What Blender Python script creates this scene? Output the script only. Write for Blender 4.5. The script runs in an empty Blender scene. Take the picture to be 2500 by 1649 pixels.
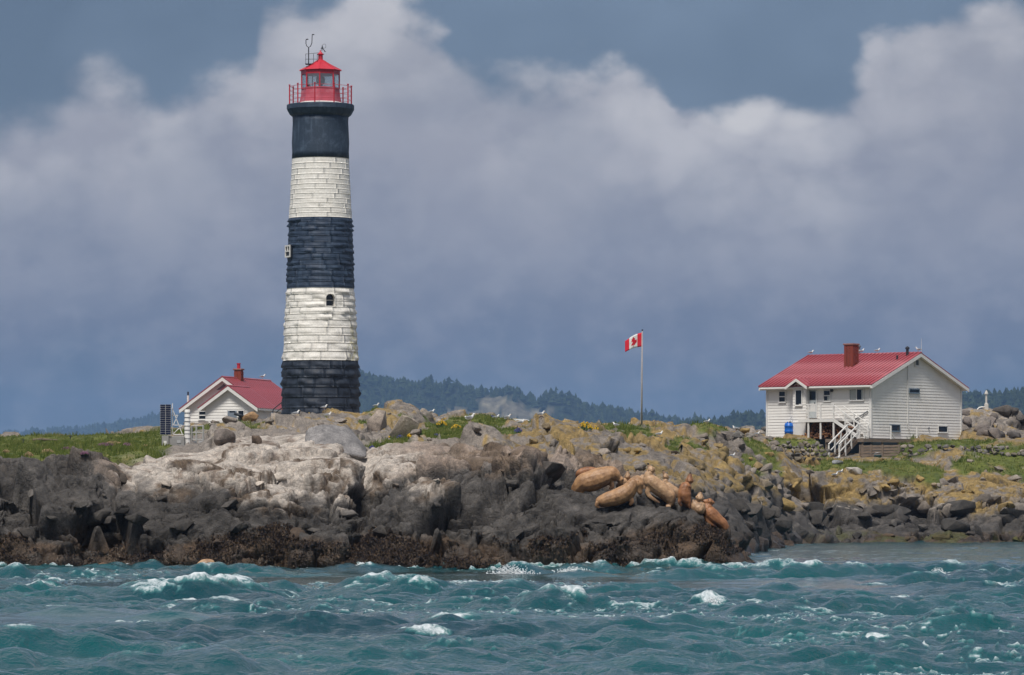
import bpy, bmesh, math, random
import numpy as np
from mathutils import Vector, Matrix, Euler

random.seed(7)
RNG = np.random.default_rng(11)
S = bpy.context.scene
COL = S.collection
rad = math.radians

# ---------------------------------------------------------------- camera
# pixel grid of the photograph (2500 x 1649): focal length in pixels, horizon row, eye height
F, Y0, EYE = 10870.0, 1252.0, 1.9
cam_data = bpy.data.cameras.new("camera")
cam_data.sensor_width = 36.0
cam_data.lens = 36.0 * F / 2500.0
cam_data.shift_y = (Y0 - 824.5) / 2500.0
cam_data.clip_start = 1.0
cam_data.clip_end = 40000.0
cam = bpy.data.objects.new("camera", cam_data)
cam.location = (0, 0, EYE)
cam.rotation_euler = (rad(90), 0, 0)
COL.objects.link(cam)
S.camera = cam


def P(px, py, D):
    """world point at distance D (metres along +Y) seen at photo pixel px, py"""
    return Vector(((px - 1250.0) / F * D, D, EYE + (Y0 - py) / F * D))


# ---------------------------------------------------------------- world: sky with cloud bank
SUN_EL, SUN_AZ = 61.0, -164.0        # azimuth from +Y, clockwise (negative = to the left, behind camera)
world = bpy.data.worlds.new("World")
S.world = world
world.use_nodes = True
wn, wl = world.node_tree.nodes, world.node_tree.links
wn.clear()


class NB:
    """small node-building helper"""
    def __init__(s, nodes, links):
        s.n, s.l = nodes, links

    def put(s, sock, v):
        if hasattr(v, "is_linked") or isinstance(v, bpy.types.NodeSocket):
            s.l.new(v, sock)
        elif v is not None:
            sock.default_value = v

    def math(s, op, a, b=None, c=None, clamp=False):
        m = s.n.new("ShaderNodeMath"); m.operation = op; m.use_clamp = clamp
        s.put(m.inputs[0], a)
        if b is not None: s.put(m.inputs[1], b)
        if c is not None: s.put(m.inputs[2], c)
        return m.outputs[0]

    def smooth(s, v, a, b, lo=0.0, hi=1.0):
        m = s.n.new("ShaderNodeMapRange"); m.interpolation_type = "SMOOTHSTEP"
        s.put(m.inputs[0], v); s.put(m.inputs[1], a); s.put(m.inputs[2], b)
        s.put(m.inputs[3], lo); s.put(m.inputs[4], hi)
        return m.outputs[0]

    def mix(s, f, a, b, mode="MIX"):
        m = s.n.new("ShaderNodeMix"); m.data_type = "RGBA"; m.blend_type = mode; m.clamp_factor = True
        s.put(m.inputs[0], f); s.put(m.inputs[6], a); s.put(m.inputs[7], b)
        return m.outputs[2]

    def noise(s, vec, scale, detail=4.0, rough=0.5, dist=0.0):
        m = s.n.new("ShaderNodeTexNoise")
        if vec is not None: s.l.new(vec, m.inputs["Vector"])
        m.inputs["Scale"].default_value = scale; m.inputs["Detail"].default_value = detail
        m.inputs["Roughness"].default_value = rough; m.inputs["Distortion"].default_value = dist
        return m.outputs["Fac"]

    def ramp(s, f, stops, interp="LINEAR"):
        m = s.n.new("ShaderNodeValToRGB"); cr = m.color_ramp; cr.interpolation = interp
        while len(cr.elements) < len(stops): cr.elements.new(0.5)
        for e, (p, c) in zip(cr.elements, stops):
            e.position = p; e.color = (*c, 1.0) if len(c) == 3 else c
        s.put(m.inputs[0], f)
        return m.outputs[0]


def rgb(r, g, b):
    """sRGB 0-255 to linear"""
    return tuple(((c / 255 + 0.055) / 1.055) ** 2.4 if c > 10 else c / 255 / 12.92 for c in (r, g, b))


def rgba(r, g, b):
    return (*rgb(r, g, b), 1.0)


def build_world():
    b = NB(wn, wl)
    tc = wn.new("ShaderNodeTexCoord")
    sep = wn.new("ShaderNodeSeparateXYZ"); wl.new(tc.outputs["Generated"], sep.inputs[0])
    x, y, z = sep.outputs
    az = b.math("ARCTAN2", x, y)
    t = b.math("PINGPONG", b.math("MULTIPLY_ADD", az, F / 2500.0, 0.5), 1.0)
    hor = b.math("SQRT", b.math("ADD", b.math("MULTIPLY", x, x), b.math("MULTIPLY", y, y)))
    el = b.math("ARCTAN2", z, hor)
    v = b.math("MULTIPLY", el, F / Y0)          # 0 at the horizon, 1 some 6.6 degrees up
    vec = tc.outputs["Generated"]
    mp = wn.new("ShaderNodeMapping"); wl.new(vec, mp.inputs[0])
    mp.inputs["Scale"].default_value = (1.0, 1.0, 1.35)
    vec = mp.outputs[0]
    n_big = b.noise(vec, 14.0, 3.0, 0.5)
    n_mid = b.noise(vec, 46.0, 5.0, 0.52)
    n_fin = b.noise(vec, 130.0, 4.0, 0.5)
    # height of the cumulus bank's upper edge along the horizon
    fc = wn.new("ShaderNodeFloatCurve")
    pts = [(0, .80), (.05, .835), (.10, .87), (.16, .815), (.20, .855), (.245, .89), (.262, .97), (.33, .995), (.41, .985),
           (.44, .94), (.50, .885), (.56, .88), (.62, .865), (.67, .81), (.705, .79), (.73, .815), (.775, .81), (.80, .79), (.85, .90), (.90, .98), (1, 1.03)]
    cv = fc.mapping.curves[0]
    while len(cv.points) < len(pts): cv.points.new(0.5, 0.5)
    for p, (cx, cy) in zip(cv.points, pts):
        p.location = (cx, cy / 1.25); p.handle_type = "AUTO"
    fc.mapping.extend = "HORIZONTAL"; fc.mapping.update()
    wl.new(t, fc.inputs["Value"])
    edge = b.math("MULTIPLY", fc.outputs[0], 1.25)
    vb = wn.new("ShaderNodeTexVoronoi"); vb.inputs["Scale"].default_value = 38.0; wl.new(vec, vb.inputs["Vector"])
    vb2 = wn.new("ShaderNodeTexVoronoi"); vb2.inputs["Scale"].default_value = 95.0; wl.new(vec, vb2.inputs["Vector"])
    puff = b.math("ADD", b.math("SUBTRACT", 0.5, vb.outputs["Distance"]), b.math("MULTIPLY", b.math("SUBTRACT", 0.5, vb2.outputs["Distance"]), 0.5))      # rounded cauliflower heads
    wob = b.math("ADD", b.math("MULTIPLY", b.math("SUBTRACT", n_mid, 0.5), 0.10), b.math("MULTIPLY", b.math("SUBTRACT", n_fin, 0.5), 0.09))
    wob = b.math("ADD", wob, b.math("MULTIPLY", puff, 0.10))
    d = b.math("ADD", b.math("SUBTRACT", edge, v), wob)
    bank = b.smooth(d, -0.012, b.smooth(n_big, 0.42, 0.60, 0.09, 0.028))
    # loose cloud higher up, everywhere round the sky
    mp2 = wn.new("ShaderNodeMapping"); wl.new(tc.outputs["Generated"], mp2.inputs[0]); mp2.inputs["Scale"].default_value = (1, 1, 2.6)
    n_hi = b.noise(mp2.outputs[0], 3.1, 6.0, 0.55)
    high = b.math("MULTIPLY", b.smooth(n_hi, 0.40, 0.58), b.smooth(v, 1.02, 1.9))
    mask = b.math("MAXIMUM", bank, high)
    # clear part: Nishita veiled by thin grey
    sky = wn.new("ShaderNodeTexSky"); sky.sky_type = "NISHITA"; sky.sun_disc = False
    sky.sun_elevation = rad(SUN_EL); sky.sun_rotation = rad(SUN_AZ); sky.dust_density = 2.0
    skc = b.mix(1.0, sky.outputs[0], (0.09, 0.09, 0.09, 1), "MULTIPLY")
    veil = b.ramp(b.math("MULTIPLY", n_big, 1.0), [(0.35, rgb(86, 103, 126)), (0.65, rgb(112, 129, 152))])
    clear = b.mix(0.86, skc, veil)
    # cloud body: blue-grey base, pale billows near the top edge
    vv = b.math("ADD", v, b.math("MULTIPLY", b.math("SUBTRACT", n_mid, 0.5), 0.30))
    body = b.ramp(vv, [(0.0, rgb(74, 96, 121)), (0.20, rgb(88, 103, 125)), (0.36, rgb(114, 120, 139)), (0.50, rgb(144, 147, 161)),
                       (0.68, rgb(157, 158, 169)), (0.84, rgb(164, 165, 174)), (1.0, rgb(166, 167, 175))])
    tone = b.math("ADD", n_big, b.math("ADD", b.math("MULTIPLY", b.math("SUBTRACT", n_mid, 0.5), 0.7), b.math("MULTIPLY", puff, 0.35)))
    lit = b.math("MULTIPLY", b.smooth(d, 0.42, 0.03), b.smooth(tone, 0.36, 0.66))
    body = b.mix(b.math("MULTIPLY", lit, 0.85), body, rgba(200, 199, 203))
    shade = b.smooth(b.noise(vec, 30.0, 4.0, 0.55, 0.3), 0.40, 0.66)
    body = b.mix(b.math("MULTIPLY", shade, 0.32), body, rgba(112, 121, 141))
    body = b.mix(b.math("MULTIPLY", b.smooth(n_fin, 0.42, 0.7), 0.16), body, rgba(176, 177, 186))
    colr = b.mix(mask, clear, body)
    # small bright wisp on the edge of the bank
    dt = b.math("DIVIDE", b.math("SUBTRACT", t, 0.752), 0.060)
    dv = b.math("DIVIDE", b.math("SUBTRACT", v, 0.790), 0.040)
    r2 = b.math("ADD", b.math("MULTIPLY", dt, dt), b.math("MULTIPLY", dv, dv))
    wisp = b.smooth(b.math("ADD", r2, b.math("ADD", b.math("MULTIPLY", b.math("SUBTRACT", n_mid, 0.5), 4.0), b.math("MULTIPLY", puff, -2.0))), 1.3, -0.2)
    colr = b.mix(b.math("MULTIPLY", b.math("MULTIPLY", wisp, mask), 0.75), colr, rgba(212, 210, 211))
    # below the horizon: dull sea
    colr = b.mix(b.smooth(z, -0.004, -0.03), colr, (0.05, 0.085, 0.11, 1))
    bg = wn.new("ShaderNodeBackground"); wl.new(colr, bg.inputs[0]); bg.inputs[1].default_value = 0.88
    out = wn.new("ShaderNodeOutputWorld"); wl.new(bg.outputs[0], out.inputs[0])


build_world()

# ---------------------------------------------------------------- sun through thin cloud
sun_data = bpy.data.lights.new("sun", "SUN")
sun_data.energy = 3.35
sun_data.angle = rad(16)
sun_data.color = (1.0, 0.95, 0.88)
sun = bpy.data.objects.new("sun", sun_data)
sd = Vector((math.sin(rad(SUN_AZ)) * math.cos(rad(SUN_EL)), math.cos(rad(SUN_AZ)) * math.cos(rad(SUN_EL)), math.sin(rad(SUN_EL))))
sun.rotation_euler = sd.to_track_quat("Z", "Y").to_euler()
sun.location = (-60, 60, 120)
COL.objects.link(sun)

vs = S.view_settings
vs.view_transform = "Standard"; vs.look = "None"; vs.gamma = 1.0; vs.exposure = 0.22
vs.use_curve_mapping = False
S.render.engine = "CYCLES"
S.cycles.use_denoising = True
S.cycles.max_bounces = 6
S.cycles.diffuse_bounces = 2
S.cycles.glossy_bounces = 3
S.cycles.volume_bounces = 0
S.cycles.transparent_max_bounces = 8
S.cycles.use_adaptive_sampling = True
S.cycles.adaptive_threshold = 0.02

# ---------------------------------------------------------------- object helpers
def tag(o, label=None, cat=None, group=None, kind=None):
    if label: o["label"] = label
    if cat: o["category"] = cat
    if group: o["group"] = group
    if kind: o["kind"] = kind
    return o


def empty(name, loc=(0, 0, 0), rz=0.0, **k):
    o = bpy.data.objects.new(name, None)
    o.location = loc; o.rotation_euler = (0, 0, rz); o.empty_display_size = 0.3
    COL.objects.link(o)
    return tag(o, **k)


def link(name, me, mat=None, parent=None, loc=None, rot=None, **k):
    o = bpy.data.objects.new(name, me)
    if mat is not None and len(me.materials) == 0: me.materials.append(mat)
    if parent is not None: o.parent = parent
    if loc is not None: o.location = loc
    if rot is not None: o.rotation_euler = rot
    COL.objects.link(o)
    return tag(o, **k)


def copy_tree(o, parent=None):
    c = o.copy(); COL.objects.link(c); c.parent = parent
    for ch in list(o.children): copy_tree(ch, c)
    return c


def np_mesh(name, verts, faces, smooth=True):
    """verts (N,3) array, faces (M,k) array with k = 3 or 4"""
    me = bpy.data.meshes.new(name)
    verts = np.ascontiguousarray(verts, dtype=np.float32); faces = np.ascontiguousarray(faces, dtype=np.int32)
    k = faces.shape[1]
    me.vertices.add(len(verts)); me.vertices.foreach_set("co", verts.ravel())
    me.loops.add(faces.size); me.loops.foreach_set("vertex_index", faces.ravel())
    me.polygons.add(len(faces))
    me.polygons.foreach_set("loop_start", np.arange(0, faces.size, k, dtype=np.int32))
    me.polygons.foreach_set("loop_total", np.full(len(faces), k, dtype=np.int32))
    me.polygons.foreach_set("use_smooth", np.full(len(faces), smooth, dtype=bool))
    me.update(calc_edges=True); me.validate()
    return me


def set_attr(me, name, arr, typ="FLOAT"):
    a = me.attributes.new(name, typ, "POINT")
    if typ == "FLOAT": a.data.foreach_set("value", np.ascontiguousarray(arr, dtype=np.float32).ravel())
    else:
        arr = np.asarray(arr, dtype=np.float32)
        if arr.shape[-1] == 3: arr = np.concatenate([arr, np.ones((*arr.shape[:-1], 1), np.float32)], -1)
        a.data.foreach_set("color", np.ascontiguousarray(arr).ravel())


def grid_faces(r, c):
    i = np.arange(r * c, dtype=np.int32).reshape(r, c)
    return np.stack([i[:-1, :-1], i[:-1, 1:], i[1:, 1:], i[1:, :-1]], -1).reshape(-1, 4)


class MB:
    """collects shapes, then links them as one mesh object"""
    def __init__(s): s.v, s.f = [], []

    def add(s, v, f):
        o = len(s.v); s.v += [tuple(p) for p in v]; s.f += [tuple(i + o for i in q) for q in f]
        return s

    def box(s, a, b, M=None):
        (x0, y0, z0), (x1, y1, z1) = a, b
        v = [Vector(p) for p in ((x0, y0, z0), (x1, y0, z0), (x1, y1, z0), (x0, y1, z0), (x0, y0, z1), (x1, y0, z1), (x1, y1, z1), (x0, y1, z1))]
        if M is not None: v = [M @ p for p in v]
        return s.add(v, [(0, 3, 2, 1), (4, 5, 6, 7), (0, 1, 5, 4), (1, 2, 6, 5), (2, 3, 7, 6), (3, 0, 4, 7)])

    def bar(s, p, q, w, h=None, up=(0, 0, 1)):
        """square beam from p to q"""
        h = w if h is None else h
        p, q = Vector(p), Vector(q); d = (q - p).normalized(); up = Vector(up)
        if abs(d.dot(up)) > 0.98: up = Vector((0, 1, 0))
        sx = d.cross(up).normalized() * (w / 2); sy = sx.cross(d).normalized() * (h / 2)
        v = [e + a * sx + b * sy for e in (p, q) for a, b in ((-1, -1), (1, -1), (1, 1), (-1, 1))]
        return s.add(v, [(0, 1, 2, 3), (7, 6, 5, 4), (0, 4, 5, 1), (1, 5, 6, 2), (2, 6, 7, 3), (3, 7, 4, 0)])

    def tube(s, pts, r, n=8, caps=True):
        """tube along points; r number or list"""
        pts = [Vector(p) for p in pts]; rr = r if isinstance(r, (list, tuple)) else [r] * len(pts)
        v, f = [], []; prev = None
        for i, p in enumerate(pts):
            d = (pts[min(i + 1, len(pts) - 1)] - pts[max(i - 1, 0)]).normalized()
            if prev is None:
                prev = d.cross(Vector((0, 0, 1)) if abs(d.z) < 0.9 else Vector((1, 0, 0))).normalized()
            else:
                prev = (prev - d * prev.dot(d)).normalized()
            w = d.cross(prev)
            for k in range(n):
                a = 2 * math.pi * k / n
                v.append(p + rr[i] * (math.cos(a) * prev + math.sin(a) * w))
        for i in range(len(pts) - 1):
            for k in range(n):
                k2 = (k + 1) % n
                f.append((i * n + k, i * n + k2, (i + 1) * n + k2, (i + 1) * n + k))
        if caps:
            f.append(tuple(range(n - 1, -1, -1))); f.append(tuple((len(pts) - 1) * n + k for k in range(n)))
        return s.add(v, f)

    def lathe(s, prof, n=24, rot=0.0, c=(0, 0), caps=True):
        """prof = [(r, z)...] bottom to top"""
        v, f = [], []
        for r, z in prof:
            for k in range(n):
                a = rot + 2 * math.pi * k / n
                v.append((c[0] + r * math.sin(a), c[1] - r * math.cos(a), z))
        for i in range(len(prof) - 1):
            for k in range(n):
                k2 = (k + 1) % n
                f.append((i * n + k, i * n + k2, (i + 1) * n + k2, (i + 1) * n + k))
        if caps:
            f.append(tuple(range(n - 1, -1, -1))); f.append(tuple((len(prof) - 1) * n + k for k in range(n)))
        return s.add(v, f)

    def prism(s, poly, d):
        """poly: 3-D points of one face, d: extrusion vector"""
        n = len(poly); d = Vector(d); a = [Vector(p) for p in poly]
        return s.add(a + [p + d for p in a], [tuple(range(n - 1, -1, -1)), tuple(range(n, 2 * n))] + [(i, (i + 1) % n, n + (i + 1) % n, n + i) for i in range(n)])

    def mesh(s, name, bevel=0.0, smooth=False):
        me = bpy.data.meshes.new(name); me.from_pydata(s.v, [], s.f)
        bm = bmesh.new(); bm.from_mesh(me)
        bmesh.ops.recalc_face_normals(bm, faces=bm.faces)
        if bevel > 0:
            bmesh.ops.bevel(bm, geom=[e for e in bm.edges if len(e.link_faces) == 2 and e.calc_face_angle(0) > 0.5], offset=bevel, segments=1, affect="EDGES", clamp_overlap=True)
        if smooth:
            for fc in bm.faces: fc.smooth = True
        bm.to_mesh(me); bm.free(); me.update()
        return me

    def build(s, name, mat, parent=None, bevel=0.0, smooth=False, **k):
        return link(name, s.mesh(name, bevel, smooth), mat, parent, **k)


# ---------------------------------------------------------------- numpy noise
def _h(ix, iy, iz, seed):
    """hash of integer cells (uint32 arrays) to 0..1"""
    u = np.uint32
    h = ix * u(374761393) + iy * u(668265263) + u((seed * 974634777 + 12345) & 0xFFFFFFFF)
    if iz is not None: h = h + iz * u(2147483647)
    h ^= h >> u(13); h *= u(1274126177); h ^= h >> u(15); h *= u(2246822519); h ^= h >> u(16)
    return (h & u(0xFFFFFF)).astype(np.float32) * np.float32(1 / 0x1000000)


def _cell(a):
    f = np.floor(a)
    return f, f.astype(np.int32).astype(np.uint32)


def _fade(t):
    return t * t * t * (t * (t * 6 - 15) + 10)


def vnoise(x, y, z=None, seed=0):
    x = np.asarray(x, np.float32); y = np.asarray(y, np.float32)
    fx, ix = _cell(x); fy, iy = _cell(y); tx, ty = _fade(x - fx), _fade(y - fy)
    one = np.uint32(1)
    if z is None:
        a = _h(ix, iy, None, seed); b = _h(ix + one, iy, None, seed); c = _h(ix, iy + one, None, seed); d = _h(ix + one, iy + one, None, seed)
        a = a + (b - a) * tx; c = c + (d - c) * tx
        return (a + (c - a) * ty) * 2 - 1
    z = np.asarray(z, np.float32); fz, iz = _cell(z); tz = _fade(z - fz)
    r = []
    for k in (0, 1):
        izk = iz + np.uint32(k)
        a = _h(ix, iy, izk, seed); b = _h(ix + one, iy, izk, seed); c = _h(ix, iy + one, izk, seed); d = _h(ix + one, iy + one, izk, seed)
        a = a + (b - a) * tx; c = c + (d - c) * tx
        r.append(a + (c - a) * ty)
    return (r[0] + (r[1] - r[0]) * tz) * 2 - 1


def fbm(x, y, z=None, o=4, seed=0, g=0.5):
    a, t, s = 1.0, 0, 0
    for i in range(o):
        t = t + a * vnoise(x * 2 ** i, y * 2 ** i, None if z is None else z * 2 ** i, seed + i * 17); s += a; a *= g
    return t / s


def worley(x, y, z, seed=0):
    """nearest two feature distances, id hash of nearest and offset to it"""
    x = np.asarray(x, np.float32); y = np.asarray(y, np.float32); z = np.asarray(z, np.float32)
    fx, fy, fz = (np.floor(q).astype(np.int32) for q in (x, y, z))
    f1 = np.full(x.shape, 9.0, np.float32); f2 = f1.copy(); idh = np.zeros(x.shape, np.float32)
    ox, oy, oz = (np.zeros(x.shape, np.float32) for _ in range(3))
    for dx in (-1, 0, 1):
        for dy in (-1, 0, 1):
            for dz in (-1, 0, 1):
                gx, gy, gz = fx + dx, fy + dy, fz + dz
                cx, cy, cz = gx.astype(np.uint32), gy.astype(np.uint32), gz.astype(np.uint32)
                qx = gx.astype(np.float32) + _h(cx, cy, cz, seed) - x
                qy = gy.astype(np.float32) + _h(cx, cy, cz, seed + 1) - y
                qz = gz.astype(np.float32) + _h(cx, cy, cz, seed + 2) - z
                d = np.sqrt(qx * qx + qy * qy + qz * qz)
                n = d < f1
                f2 = np.where(n, f1, np.minimum(f2, d))
                f1 = np.where(n, d, f1)
                idh = np.where(n, _h(cx, cy, cz, seed + 3), idh)
                ox, oy, oz = np.where(n, qx, ox), np.where(n, qy, oy), np.where(n, qz, oz)
    return f1, f2, idh, ox, oy, oz


def sstep(x, a, b):
    t = np.clip((x - a) / (b - a), 0, 1)
    return t * t * (3 - 2 * t)


# ---------------------------------------------------------------- materials
def new_mat(name):
    m = bpy.data.materials.new(name); m.use_nodes = True
    nt = m.node_tree; pb = nt.nodes["Principled BSDF"]
    return m, NB(nt.nodes, nt.links), pb


def mat_plain(name, c, rough=0.6, var=0.12, scale=6.0, bump=0.0, bscale=30.0, metal=0.0, spec=0.5, stain=None, stain_amt=0.0, stretch=None):
    """painted or weathered surface: colour c with soft noise variation, optional stain colour, fine bump"""
    m, b, pb = new_mat(name)
    tc = b.n.new("ShaderNodeTexCoord"); vec = tc.outputs["Object"]
    if stretch:
        mp = b.n.new("ShaderNodeMapping"); b.l.new(vec, mp.inputs[0]); mp.inputs["Scale"].default_value = stretch; vec = mp.outputs[0]
    n = b.noise(vec, scale, 5.0, 0.6)
    lo = tuple(x * (1 - var) for x in c); hi = tuple(min(1, x * (1 + var)) for x in c)
    colr = b.ramp(n, [(0.3, lo), (0.7, hi)])
    if stain is not None:
        n2 = b.noise(vec, scale * 0.45, 6.0, 0.65)
        colr = b.mix(b.math("MULTIPLY", b.smooth(n2, 0.48, 0.70), stain_amt), colr, (*stain, 1))
    b.l.new(colr, pb.inputs["Base Color"])
    pb.inputs["Roughness"].default_value = rough; pb.inputs["Metallic"].default_value = metal
    pb.inputs["Specular IOR Level"].default_value = spec
    if bump > 0:
        bp = b.n.new("ShaderNodeBump"); bp.inputs["Strength"].default_value = bump; bp.inputs["Distance"].default_value = 0.02
        b.l.new(b.noise(vec, bscale, 4.0, 0.6), bp.inputs["Height"]); b.l.new(bp.outputs[0], pb.inputs["Normal"])
    return m
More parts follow.
